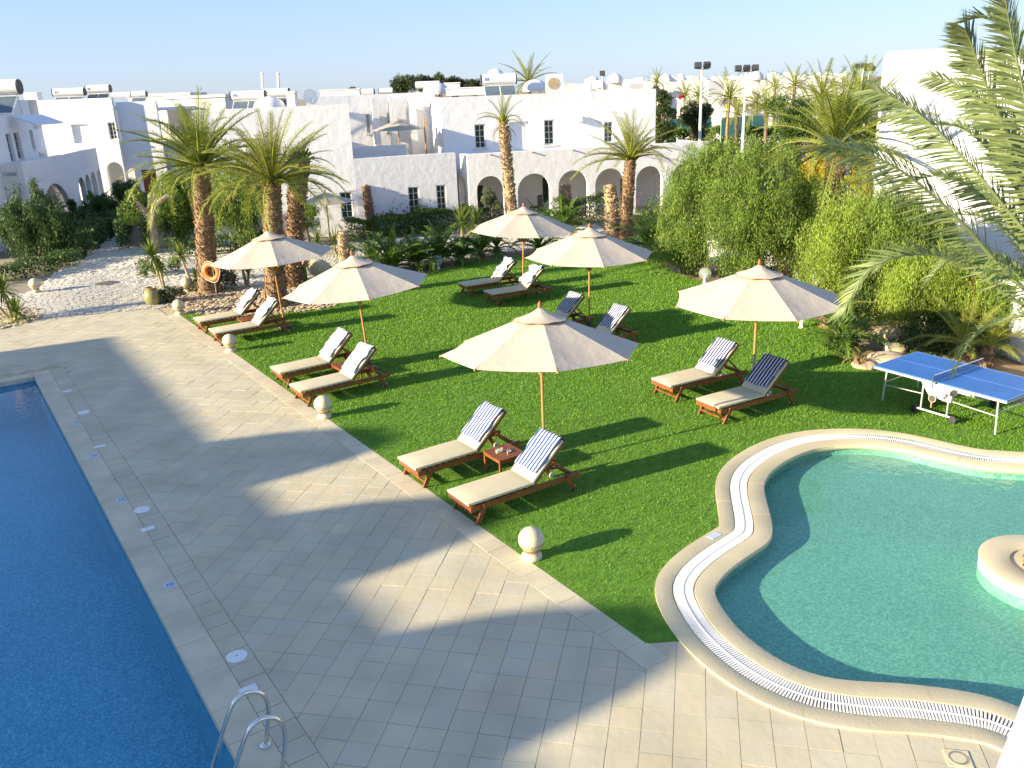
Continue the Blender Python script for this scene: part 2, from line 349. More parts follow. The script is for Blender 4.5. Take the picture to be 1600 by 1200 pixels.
# leaf clouds -------------------------------------------------------------
def leaf_quads(C, D, L, W):
    """rhombus leaves: centres C, directions D, lengths L, widths W"""
    k = len(C); D = D / (np.linalg.norm(D, axis=1, keepdims=True) + 1e-9)
    R = RNG.normal(size=(k, 3)); S = np.cross(D, R); S /= (np.linalg.norm(S, axis=1, keepdims=True) + 1e-9)
    L = np.broadcast_to(L, (k,))[:, None]; W = np.broadcast_to(W, (k,))[:, None]
    Vv = np.stack([C - D * L / 2, C + S * W / 2 + D * L * .08, C + D * L / 2, C - S * W / 2 + D * L * .08], 1).reshape(-1, 3)
    return Vv, np.arange(4 * k).reshape(-1, 4)
def blob_pts(blobs, n, shell=0.45):
    """random points in the outer shell of ellipsoids (cx,cy,cz,rx,ry,rz)"""
    B = np.array(blobs, float); w = (B[:, 3] * B[:, 4] * B[:, 5]) ** 0.66; idx = RNG.choice(len(B), n, p=w / w.sum())
    d = RNG.normal(size=(n, 3)); d /= np.linalg.norm(d, axis=1, keepdims=True)
    r = shell + (1 - shell) * RNG.random(n) ** 0.6
    lump = 1 + 0.16 * np.sin(d[:, 0] * 7 + idx) * np.cos(d[:, 2] * 6 + idx * 2)
    return B[idx, :3] + d * B[idx, 3:6] * (r * lump)[:, None], d
def weeping(name, ells, strands, length, leaf, m, parent, per=13, wid=0.2):
    """hanging drapes: bunches of strands falling from points spread over the crown ellipsoids (cx,cy,cz,rx,ry,rz)"""
    strands = int(strands * 1.45); B = np.array(ells, float); wgt = B[:, 3] * B[:, 5]; nd = max(24, strands // 27); idx = RNG.choice(len(B), nd, p=wgt / wgt.sum())
    d = RNG.normal(size=(nd, 3)); d[:, 2] = d[:, 2] * .8 + .25; d /= np.linalg.norm(d, axis=1, keepdims=True)
    rad = (.25 + .85 * RNG.random(nd) ** .55) * np.where(RNG.random(nd) < .18, 1.25, 1.0); Pd = B[idx, :3] + d * B[idx, 3:6] * rad[:, None]
    Ld = length * (.45 + 1.1 * RNG.random(nd)); k = 26; n = nd * k
    P = np.repeat(Pd, k, 0) + RNG.normal(size=(n, 3)) * np.array([.13, .13, .12]) * length; dd = np.repeat(d, k, 0) * np.array([1, 1, .3]); Ls = (np.repeat(Ld, k) * (.45 + .65 * RNG.random(n)))[:, None, None]
    T = np.linspace(0, 1, per)[None, :, None]; sway = (np.repeat(RNG.normal(size=(nd, 3)), k, 0) * .14 + RNG.normal(size=(n, 3)) * .07)
    path = P[:, None, :] + dd[:, None, :] * Ls * (.42 * T - .16 * T * T) + sway[:, None, :] * Ls * T
    path[..., 2] -= (Ls * (T ** 1.5) * .95 - Ls * .15)[..., 0]
    keep = RNG.random((n, per)) < .9; C = path[keep]; C = C + RNG.normal(size=C.shape) * leaf * .30; C[:, 2] = np.maximum(C[:, 2], .05)
    D = RNG.normal(size=C.shape) * .42 + np.array([0, 0, -.9])
    Vv, F = leaf_quads(C, D, leaf * (.6 + .8 * RNG.random(len(C))), leaf * wid)
    return link(name, np_mesh(name, Vv, F, m), parent)
def cloud(name, blobs, n, leaf, m, parent, wid=0.5, shell=0.5, dz=0.2):
    P, d = blob_pts(blobs, n, shell); P[:, 2] = np.maximum(P[:, 2], 0.03)
    Vv, F = leaf_quads(P, RNG.normal(size=P.shape) + d * 0.7 + np.array([0, 0, dz]), leaf * (0.6 + 0.8 * RNG.random(n)), leaf * wid)
    return link(name, np_mesh(name, Vv, F, m), parent)
def blobs_in(c, r, n, rb, flat=1.0):
    out = []
    for i in range(n):
        a = random.random() * 2 * pi; q = sqrt(random.random()) * 0.75; h = random.uniform(-0.6, 0.8)
        s = rb * random.uniform(0.7, 1.25); k = sqrt(max(0.1, 1 - h * h * 0.6))
        out.append((c[0] + r[0] * q * k * cos(a), c[1] + r[1] * q * k * sin(a), c[2] + r[2] * h * 0.75, s, s, s * flat))
    return out
def limbs(base, top, blobs, r, n=6):
    mb = MB(); b = V3(base); t = V3(top); mid = (b + t) / 2 + Vector((random.uniform(-.12, .12), random.uniform(-.12, .12), 0)) * (t - b).length
    mb.tube([b, b + (mid - b) * .5, mid, t], [r * 1.25, r, r * .85, r * .7], 8)
    for q in random.sample(blobs, min(n, len(blobs))):
        e = Vector(q[:3]); m_ = (t + e) / 2 + Vector((0, 0, (e - t).length * .12)); mb.tube([t - (t - mid) * .15, m_, e], [r * .6, r * .38, r * .15], 6)
    return mb

# palm fronds ---------------------------------------------------------------
def frond_geo(phi, n, leaf, wid, seed, vee=28, rach=0.012, a0=68, a1=22):
    r = random.Random(seed); K = 16; pts = [Vector((0, 0, 0))]; tan_ = []
    for i in range(K):
        s = (i + .5) / K; a = -phi * s ** 1.35; pts.append(pts[-1] + Vector((cos(a), 0, sin(a))) / K)
    def at_s(s):
        x = s * K; i = min(int(x), K - 1); p = pts[i].lerp(pts[i + 1], x - i); t = (pts[i + 1] - pts[i]).normalized(); return p, t
    mb = MB(); Y = Vector((0, 1, 0))
    for i in range(0, K, 2):                                   # rachis
        pass
    mb.tube([pts[i] for i in range(0, K + 1, 2)], [rach * (1.6 - 1.4 * i / K) for i in range(0, K + 1, 2)], 4, caps=False)
    for side in (-1, 1):
        for i in range(n):
            s = 0.13 + 0.87 * (i + r.random() * .5) / n; p, t = at_s(min(s, .999)); nn = Y.cross(t) * -1
            prof = min(1, (s - .05) * 3.2) * (1 - max(0, s - .45) * 1.15); L = leaf * max(prof, .22) * r.uniform(.85, 1.12)
            a = radians(a0 + (a1 - a0) * s + r.uniform(-7, 7)); v = radians(vee + r.uniform(-14, 14))
            d = t * cos(a) + (Y * side * cos(v) + nn * sin(v)) * sin(a); d.normalize()
            w = t * wid * .5; m1 = p + d * L * .5 - Vector((0, 0, L * .02)); tip = p + d * L - nn * L * r.uniform(.05, .34)
            mb.add([p - w * .7, p + w * .7, m1 + w, m1 - w, tip], [(0, 1, 2, 3), (3, 2, 4)])
    return mb
def frond_along(path, n, leaf, wid, seed, vee=30, rach=.03, side=None, a0=62, a1=22):
    """one big frond whose rachis follows the given points"""
    r = random.Random(seed); pts = [V3(p) for p in smooth_loop(np.array(path, float), False, 6)]; K = len(pts) - 1
    mb = MB(); mb.tube(pts, [rach * (1.0 - .85 * i / K) for i in range(K + 1)], 5, caps=False)
    chord = (pts[-1] - pts[0]).normalized(); Y0 = Vector(side) if side else Vector((0, 0, 1)).cross(chord)
    for sg in (-1, 1):
        for i in range(n):
            s_ = .08 + .92 * (i + r.random() * .6) / n; x = min(s_, .999) * K; j = min(int(x), K - 1); p = pts[j].lerp(pts[j + 1], x - j); t = (pts[j + 1] - pts[j]).normalized()
            Y = (Y0 - t * Y0.dot(t)).normalized(); nn = t.cross(Y)
            prof = min(1, (s_ - .02) * 4) * (1 - max(0, s_ - .5) * 1.0); L = leaf * max(prof, .3) * r.uniform(.85, 1.12)
            a = radians(a0 + (a1 - a0) * s_ + r.uniform(-8, 8)); v = radians(vee + r.uniform(-16, 16)); d = (t * cos(a) + (Y * sg * cos(v) + nn * sin(v)) * sin(a)).normalized()
            w = t * wid * .5; m1 = p + d * L * .45; tip = p + d * L - Vector((0, 0, L * r.uniform(.02, .16)))
            mb.add([p - w * .7, p + w * .7, m1 + w, m1 - w, tip], [(0, 1, 2, 3), (3, 2, 4)])
    return mb
FROND = {}
def frond_set(key, phis, n, leaf, wid, m, **kw):
    FROND[key] = []
    for i, ph in enumerate(phis):
        FROND[key].append(frond_geo(radians(ph), n, leaf, wid, 11 + i * 7 + len(key), **kw))
    FROND[key + '_me'] = [g.mesh('frond', m) for g in FROND[key]]
frond_set('date', (16, 36, 58, 84), 62, 0.175, 0.0075, 'frond', a0=70, a1=34, vee=20)
frond_set('warm', (18, 38, 60, 86), 62, 0.175, 0.0075, 'frond_warm', a0=70, a1=34, vee=20)
frond_set('blue', (18, 42, 62, 88), 74, 0.19, 0.0085, 'frond_blue', rach=0.008, vee=34)
frond_set('dry', (70, 110, 130, 140), 34, 0.13, 0.014, 'frond_dry')
frond_set('cycad', (30, 55, 80, 100), 34, 0.24, 0.028, 'cycad', rach=0.014)
def put_fronds(parent, c, count, L, key, e_hi=82, e_lo=-20, az0=0.0, jit=13, name='frond'):
    ms = FROND[key + '_me']
    for i in range(count):
        f = (i + .5) / count; el = radians(e_hi + (e_lo - e_hi) * f ** .9 + random.uniform(-jit, jit)); az = az0 + i * 2.39996 + random.uniform(-.15, .15)
        k = min(3, int(f * 4)) if random.random() < .7 else random.randrange(4)
        o = link(name, ms[k], parent, c); o.rotation_euler = (random.uniform(-.25, .25), -el, az); s = L * random.uniform(.85, 1.1) * (0.8 + .25 * min(1, f * 2)); o.scale = (s, s, s)
def bake_fronds(count, L, key, e_hi=80, e_lo=-25, c=(0, 0, 0)):
    Vs = []; mb = MB()
    for i in range(count):
        f = (i + .5) / count; el = radians(e_hi + (e_lo - e_hi) * f ** .9 + random.uniform(-8, 8)); az = i * 2.39996
        g = FROND[key][min(3, int(f * 4))]; R = Matrix.Rotation(az, 3, 'Z') @ Matrix.Rotation(-el, 3, 'Y') * (L * random.uniform(.85, 1.1))
        mb.add([R @ Vector(p) + V3(c) for p in g.v], g.f)
    return mb
def trunk_geo(path, rad, ring=0.08, per=11, proud=0.05, up=0.10):
    """palm trunk: tapered core plus a spiral of overlapping leaf-base boots"""
    mb = MB(); P = [V3(p) for p in path]; mb.tube(P, rad, 10)
    Ls = [(P[i + 1] - P[i]).length for i in range(len(P) - 1)]; tot = sum(Ls); s = 0.0; k = 0
    while s < tot:
        q = s; i = 0
        while i < len(Ls) - 1 and q > Ls[i]: q -= Ls[i]; i += 1
        t = min(1, q / Ls[i]); p = P[i].lerp(P[i + 1], t); r = rad[i] + (rad[i + 1] - rad[i]) * t
        for j in range(per):
            a = 2 * pi * (j + .5 * (k % 2)) / per + random.uniform(-.16, .16); o = Vector((cos(a), sin(a), 0)); y = Vector((-sin(a), cos(a), 0)); w = pi * r / per * 1.02
            pr = proud * random.choice((.25, .6, 1, 1.5)) * random.uniform(.7, 1.3); h = up * random.uniform(.6, 1.3)
            b = p + o * r * .96
            mb.add([b - y * w - Vector((0, 0, h * .4)), b + y * w - Vector((0, 0, h * .4)), b + o * pr + y * w * .55 + Vector((0, 0, h * .6)), b + o * pr - y * w * .55 + Vector((0, 0, h * .6)), b + Vector((0, 0, h * .75))],
                   [(0, 1, 2, 3), (3, 2, 4), (1, 4, 2), (0, 3, 4)])
        s += ring; k += 1
    return mb
def strap_rosette(mb, c, n, L, w, e_hi, e_lo, droop=0.25):
    for i in range(n):
        f = (i + .5) / n; el = radians(e_hi + (e_lo - e_hi) * f + random.uniform(-8, 8)); az = i * 2.39996; l_ = L * random.uniform(.8, 1.15)
        d = Vector((cos(az) * cos(el), sin(az) * cos(el), sin(el))); y = Vector((-sin(az), cos(az), 0)) * w * .5; p = V3(c)
        m1 = p + d * l_ * .5; tip = p + d * l_ - Vector((0, 0, l_ * droop * f))
        mb.add([p - y * .6, p + y * .6, m1 + y, m1 - y, tip], [(0, 1, 2, 3), (3, 2, 4)])
    return mb

def project(p):
    d = np.array([p[0], p[1], (p[2] if len(p) > 2 else 0) - CAMH]); w = d @ _fw
    if w < .1: return (-9999, -9999)
    return 800 + FPX * (d @ CX) / w, 600 - FPX * (d @ CY) / w
def in_view(p, m=20):
    x, y = project(p); return -m < x < 1600 + m and -m < y < 1200 + m

# ================================================================== SETTING
# ---- small kidney pool outline
KP = [(8.65, 13.1), (8.16, 13.21), (7.71, 13.5), (7.29, 13.92), (6.91, 14.25), (6.43, 14.41), (5.9, 14.43), (5.35, 14.27), (4.79, 13.84), (4.39, 13.39), (4.15, 12.95), (4.03, 12.41), (3.94, 11.86), (3.84, 11.4), (3.71, 11.1), (3.47, 10.87), (3.13, 10.57), (2.85, 10.28), (2.64, 9.99), (2.56, 9.75), (2.58, 9.41), (2.65, 9.03), (2.78, 8.69), (2.94, 8.4), (3.14, 8.17), (3.38, 8.0), (3.74, 7.89), (4.12, 7.85), (4.47, 7.77), (4.76, 7.69), (5.02, 7.58), (5.23, 7.43), (5.6, 7.05), (6.3, 6.65), (7.2, 6.45), (8.3, 6.6), (9.4, 7.2), (10.3, 8.2), (10.8, 9.5), (10.7, 10.9), (10.1, 12.1), (9.4, 12.8)]
KL = smooth_loop(KP, True, 4)
for _ in range(6): KL = (np.roll(KL, 1, 0) + 2 * KL + np.roll(KL, -1, 0)) / 4
def tangent(Lp):
    t = np.roll(Lp, -1, 0) - np.roll(Lp, 1, 0); return t / np.linalg.norm(t, axis=1, keepdims=True)
KT = tangent(KL); KN = np.stack([KT[:, 1], -KT[:, 0]], 1)
def koff(d): return KL + KN * d
K1, K2, K3 = 0.26, 0.54, 0.78
mid = koff(0.45)
# ---- long pool rectangle and the ground sheet with both basins cut out
LP0, LP1, LPW = 0.0, 26.0, 10.0
long_hole = [TN(LP0, -.08)[:2], TN(LP1, -.08)[:2], TN(LP1, -LPW)[:2], TN(LP0, -LPW)[:2]]
BIG = 4500
struct(fill('ground', [(-BIG, -300), (BIG, -300), (BIG, BIG), (-BIG, BIG)], [long_hole, [tuple(p) for p in koff(.1)[::2]]], -0.035, 'ground'))

C0 = G(280, 490)[:2]; C1 = np.array([1.51, 8.77])
# ---- lawn
i0 = int(np.argmin(np.linalg.norm(mid - np.array([2.15, 8.75]), axis=1))); i1 = int(np.argmin(np.linalg.norm(mid - np.array([9.3, 13.4]), axis=1)))
ring = []
i = i0
while True:
    ring.append(tuple(mid[i])); i = (i - 1) % len(mid)
    if i == i1: break
lawn_back = [(1660, 640), (1580, 628), (1500, 600), (1420, 585), (1365, 574), (1335, 563), (1310, 540), (1290, 512), (1262, 490), (1200, 470), (1130, 450), (1085, 437), (1050, 424), (1028, 408), (1015, 393), (960, 388), (880, 394), (800, 400), (740, 409), (690, 420), (640, 432), (590, 452), (550, 470), (500, 484), (450, 488), (400, 499), (350, 503), (310, 491)]
LAWN = [tuple(C0), tuple(C1)] + ring + [(14.5, 14.6)] + [tuple(G(*q)[:2]) for q in lawn_back]
struct(fill('lawn', LAWN, [], 0.0, 'turf'))
P = np.column_stack([RNG.uniform(-11, 14.5, 520000), RNG.uniform(8.5, 33.5, 520000)])
P = P[inside(P, LAWN)]
dist = np.hypot(P[:, 0], P[:, 1]); P = P[RNG.random(len(P)) < np.clip(16.0 / dist, .35, 1.0)]
kcut = koff(K3 + .01); P = P[~inside(P, kcut)]; k = len(P); dist = np.hypot(P[:, 0], P[:, 1])
hgt = (0.022 + .022 * RNG.random(k)) * np.clip(dist / 16, .9, 1.4); wd = 0.0055 * np.clip(dist / 11, .9, 2.4); az = RNG.random(k) * 2 * pi
clump = np.sin(P[:, 0] * 2.3 + np.sin(P[:, 1] * 1.7)) * np.sin(P[:, 1] * 2.9 + np.sin(P[:, 0] * 1.3)); hgt *= 1 + .06 * clump
lean = RNG.normal(size=(k, 2)) * .016
b0 = np.column_stack([P[:, 0] - np.cos(az) * wd, P[:, 1] - np.sin(az) * wd, np.zeros(k)]); b1 = np.column_stack([P[:, 0] + np.cos(az) * wd, P[:, 1] + np.sin(az) * wd, np.zeros(k)])
tp = np.column_stack([P[:, 0] + lean[:, 0], P[:, 1] + lean[:, 1], hgt])
go = stuff(link('grass', np_mesh('grass', np.stack([b0, b1, tp], 1).reshape(-1, 3), np.arange(3 * k).reshape(-1, 3), 'grass_blade')))
go['label'] = 'short bright green artificial grass blades of the lawn'; go['category'] = 'grass'

# ---- deck: mortar sheet, field tiles, border tiles
far_p, far_n = np.array([-11.86, 27.84]), np.array([sin(radians(15.3)), -cos(radians(15.3))])
lawn_off = float((C1 - E0) @ N); lawn_t = float((C1 - E0) @ A)
mid_low = []
i = i0
while mid[i][0] < 7.0 or mid[i][1] > 9:
    mid_low.append(tuple(mid[i])); i = (i + 1) % len(mid)
deck_poly = [tuple(far_p + np.array([.6, .16])), tuple(C0), tuple(C1)] + mid_low + [(8.0, 3.0), (8.0, 1.0), TN(26.4, .2)[:2], TN(-.02, .2)[:2], TN(-.02, -LPW - 4)[:2], (-30.0, 22.9)]
deck = struct(fill('pool_deck', deck_poly, [], -0.012, 'mortar'))
tu = np.array([cos(radians(77.7)), sin(radians(77.7))]); tv = np.array([tu[1], -tu[0]])
pu, pv, gap = 0.3265, 0.338, 0.0028
coping_in = koff(K3 - .25)
tiles = []
for iu in range(-10, 110):
    for iv in range(-120, 40):
        u0, v0 = 7.066 + (iu - 16) * pu, -2.395 + iv * pv
        c = tu * (u0 + pu / 2) + tv * (v0 + pv / 2); d = c - E0; t, o = float(d @ A), float(d @ N)
        if (c - far_p) @ far_n < -.25 or t < -9 or t > 25 or c[0] > 6.5 or c[1] < 4.5: continue
        if t > -.7 and o < .45: continue
        if t <= -.7 and (o < -16): continue
        if o > lawn_off - .25 and t < lawn_t + .1: continue
        q = [tuple(tu * (u0 + a) + tv * (v0 + b_)) for a, b_ in ((gap, gap), (gap, pv - gap), (pu - gap, pv - gap), (pu - gap, gap))]
        full = q
        if t > -.9: q = clip(q, E0 + N * .635, N) if o > .3 and t > -.37 else q
        if t < .2 and o < .62: q = clip(q, E0 - A * .38, -A)
        if t < lawn_t + .3 and o < lawn_off + .1: q = clip(q, E0 + N * (lawn_off - .35), -N)
        q = clip(q, far_p, far_n)
        if len(q) < 3: continue
        if not in_view((c[0], c[1], 0), 60): continue
        tiles.append((float(np.hypot(*c)), q, q == full, c))
inK = inside(np.array([x[3] for x in tiles]), coping_in); tiles = [x for x, k_ in zip(tiles, inK) if not k_]
tiles.sort(key=lambda x: x[0])
sq = MB(); hx = [(tuple(tu * (a - pu / 2) + tv * (b_ - pv / 2))) for a, b_ in ((gap, gap), (gap, pv - gap), (pu - gap, pv - gap), (pu - gap, gap))]
sq.prism(hx[::-1], -.022, 0.0); sqm = sq.mesh('tile', 'tile')
rest = MB()
for i, (d_, q, fl, c) in enumerate(tiles):
    dz = random.uniform(-.0025, .002)
    if i < 300:
        if fl:
            o = link('tile', sqm, deck, (c[0], c[1], dz))
        else: MB().prism([(p[0] - c[0], p[1] - c[1]) for p in q[::-1]], -.02, dz).build('tile', 'tile', deck, loc=(c[0], c[1], 0))
    else: rest.prism(q[::-1], -.02, dz)
stuff(rest.build('far_tiles', 'tile', deck))
bt = 0.0
def tn_box(t0, t1, o0, o1, z0, z1):
    return [TN(t0, o0)[:2], TN(t1, o0)[:2], TN(t1, o1)[:2], TN(t0, o1)[:2]]
t = -.38
while t < 21:
    w = .325
    if in_view(TN(t, .46), 40): MB().prism(tn_box(t + .005, t + w - .005, .305, .627, 0, 0), -.02, random.uniform(-.002, .002)).build('border_tile', 'tile', deck)
    t += w
t = -.4
lt = float((C0 - E0) @ A)
t = lt
while t < lawn_t - .05:
    w = .42; e = min(t + w, lawn_t)
    MB().prism(tn_box(t + .003, e - .003, lawn_off - .345, lawn_off, 0, 0), -.02, .003 + random.uniform(-.001, .001)).build('edge_tile', 'coping', deck); t += w
MB().prism(tn_box(lawn_t + .002, lawn_t + .36, lawn_off - .345, lawn_off + .02, 0, 0), -.02, .0045).build('edge_tile', 'coping', deck)
# ---- long pool
pool = link('long_pool', None); struct(pool)
bs = MB(); zb = -1.15; zt = -.03
c4 = [TN(LP0, -.08)[:2], TN(LP1, -.08)[:2], TN(LP1, -LPW)[:2], TN(LP0, -LPW)[:2]]
bs.add([(p[0], p[1], zt) for p in c4] + [(p[0], p[1], zb) for p in c4], [(4, 5, 6, 7), (0, 4, 5, 1), (1, 5, 6, 2), (2, 6, 7, 3), (3, 7, 4, 0)])
bs.build('basin', 'mosaic_blue', pool)
MB().add([(*p, -.13) for p in c4], [(0, 1, 2, 3)]).build('water', 'water_long_pool', pool)
t = -.38
while t < 24:
    w = random.choice((.62, .78, .7))
    if t < 21: MB().prism(tn_box(max(t, -.375) + .003, t + w - .003, -.105, .297, 0, 0), -.10, .006 + random.uniform(-.002, .002)).build('coping_slab', 'coping', pool)
    t += w
o = -.11
while o > -8:
    w = .7; MB().prism(tn_box(-.375, .02, o - w + .003, o - .003, 0, 0), -.10, .006 + random.uniform(-.002, .002)).build('coping_slab', 'coping', pool); o -= w
# ---- kidney pool
kp = link('kidney_pool', None); struct(kp)
n_ = len(KL); W_ = MB(); inn = koff(.05)
W_.add([(*p, .0) for p in inn] + [(*p, -.20) for p in koff(.03)], [(i, (i + 1) % n_, n_ + (i + 1) % n_, n_ + i) for i in range(n_)])
W_.build('basin_wall', 'mosaic_teal', kp, True)
fill('basin_floor', [tuple(p) for p in koff(.03)], [], -.20, 'mosaic_teal', kp)
fill('water', [tuple(p) for p in koff(.05)], [], -.035, 'water_kidney_pool', kp)
cum = np.concatenate([[0], np.cumsum(np.linalg.norm(np.roll(KL, -1, 0) - KL, axis=1))])
def ring_slab(i0, i1, d0, d1, z0, z1):
    a, b_ = koff(d0), koff(d1); idx = [j % n_ for j in range(i0, i1 + 1)]; m_ = MB(); k = len(idx)
    vs = []
    for j in idx: vs += [(*a[j], z0), (*a[j], z1 - .006), (*(a[j] + KN[j] * .012), z1), (*(b_[j] - KN[j] * .006), z1), (*b_[j], z0)]
    fs = [(5 * q + e, 5 * q + e + 1, 5 * q + e + 6, 5 * q + e + 5) for q in range(k - 1) for e in range(4)] + [(0, 1, 2, 3, 4), tuple(5 * (k - 1) + e for e in (4, 3, 2, 1, 0))]
    return m_.add(vs, [f[::-1] for f in fs])
for d0, d1, step, nm in ((-.02, K1 - .003, 8, 'coping_slab'), (K2 + .003, K3, 9, 'outer_slab')):
    j = 0
    while j < n_:
        e = min(j + step, n_); ring_slab(j, e, d0, d1, -.06, .022 + random.uniform(-.002, .002)).build(nm, 'cream_coping', kp, True); j = e
ch = MB(); a_, b_ = koff(K1 - .01), koff(K2 + .01); ch.add([(*p, -.03) for p in a_] + [(*p, -.03) for p in b_], [(i, n_ + i, n_ + (i + 1) % n_, (i + 1) % n_) for i in range(n_)]); ch.build('drain_channel', 'channel', kp)
gr = MB(); s = 0.0; midl = koff((K1 + K2) / 2); mc = np.concatenate([[0], np.cumsum(np.linalg.norm(np.roll(midl, -1, 0) - midl, axis=1))])
while s < mc[-1]:
    j = min(int(np.searchsorted(mc, s, side='right')) - 1, n_ - 1); f = (s - mc[j]) / max(1e-6, mc[j + 1] - mc[j]); p = midl[j] * (1 - f) + midl[(j + 1) % n_] * f; nn = KN[j] * (1 - f) + KN[(j + 1) % n_] * f
    L_ = (K2 - K1) / 2 - .008; gr.bar((*(p - nn * L_), .008), (*(p + nn * L_), .008), .021, .02); s += .0345
for j in range(n_): gr.bar((*midl[j], .013), (*midl[(j + 1) % n_], .013), .018, .02)
stuff(gr.build('grating', 'white_plastic', kp))
# ---- cobbled path
PATH = [tuple(G(*q)[:2]) for q in ((262, 479), (245, 482), (120, 493), (0, 505), (-90, 514), (-90, 478), (20, 462), (62, 452), (80, 430), (122, 405), (160, 372), (192, 344), (206, 346), (200, 384), (270, 390), (420, 383), (560, 376), (740, 366), (930, 350), (945, 360), (850, 386), (700, 408), (620, 420), (540, 438), (480, 448), (420, 452), (300, 447))]
path = struct(fill('path', PATH, [], -0.016, 'cobble_bed'))
cc = G(150, 425)[:2]; cb = MB(); rr = .3
while rr < 34:
    per = max(8, int(2 * pi * rr / .21)); off = random.random()
    a0 = np.arange(per) * 2 * pi / per + off; pts = np.column_stack([cc[0] + rr * np.cos(a0), cc[1] + rr * np.sin(a0)]); ok = inside(pts, PATH)
    for a, p, k_ in zip(a0, pts, ok):
        if k_ and in_view((p[0], p[1], 0), 10): cb.box((p[0], p[1], -.008 + random.uniform(-.012, .012)), (.125 * random.uniform(.85, 1.05), .19 * random.uniform(.85, 1.05), .04), a + random.uniform(-.08, .08))
    rr += .145
stuff(cb.build('cobbles', 'cobble', path))
# ---- beds
BED = [tuple(G(*q)[:2]) for q in ((1660, 640), (1580, 628), (1500, 600), (1420, 585), (1365, 574), (1335, 563), (1310, 540), (1290, 512), (1262, 490), (1200, 470), (1130, 450), (1085, 437), (1050, 424), (1028, 408), (1015, 393), (1000, 372), (1060, 345), (1150, 350), (1300, 390), (1450, 440), (1700, 540))]
struct(fill('planting_bed', BED, [], -0.004, 'soil'))
BED2 = [tuple(G(*q)[:2]) for q in ((960, 388), (880, 394), (800, 400), (740, 409), (690, 420), (640, 432), (590, 452), (565, 458), (600, 428), (690, 408), (800, 392), (900, 380), (960, 372))]
struct(fill('planting_strip', BED2, [], -0.008, 'soil'))
PEB = [tuple(G(*q)[:2]) for q in ((256, 478), (281, 487), (310, 491), (350, 503), (400, 499), (450, 488), (500, 484), (550, 470), (590, 452), (610, 436), (560, 430), (500, 448), (440, 450), (370, 446), (320, 440), (285, 452))]
peb_bed = struct(fill('pebble_bed', PEB, [], -0.010, 'soil'))
def pebbles(poly, n, r0, r1, name, parent):
    pol = np.array(poly); lo, hi = pol.min(0), pol.max(0); P = np.column_stack([RNG.uniform(lo[0], hi[0], n * 4), RNG.uniform(lo[1], hi[1], n * 4)]); P = P[inside(P, poly)][:n]
    base = [(1, 0, 0), (0, 1, 0), (-1, 0, 0), (0, -1, 0), (.65, .65, .6), (-.65, .65, .6), (-.65, -.65, .6), (.65, -.65, .6)]
    fs = [(0, 1, 4), (1, 2, 5), (2, 3, 6), (3, 0, 7), (1, 5, 4), (2, 6, 5), (3, 7, 6), (0, 4, 7), (4, 5, 6, 7)]; m_ = MB()
    for p in P:
        r = random.uniform(r0, r1); a = random.random() * 6.3; sx, sy, sz = r * random.uniform(.8, 1.3), r * random.uniform(.7, 1.1), r * random.uniform(.6, .9)
        m_.add([(p[0] + cos(a) * q[0] * sx - sin(a) * q[1] * sy, p[1] + sin(a) * q[0] * sx + cos(a) * q[1] * sy, q[2] * sz + .0) for q in base], fs)
    return stuff(m_.build(name, 'pebble', parent, True))
pebbles(PEB, 2600, .035, .085, 'pebbles', peb_bed)
PEB2 = [tuple(G(*q)[:2]) for q in ((-60, 515), (0, 515), (40, 506), (70, 495), (60, 484), (20, 480), (-60, 490))]
pebbles(PEB2, 450, .04, .10, 'pebbles', struct(fill('pebble_patch', PEB2, [], -0.006, 'soil')))

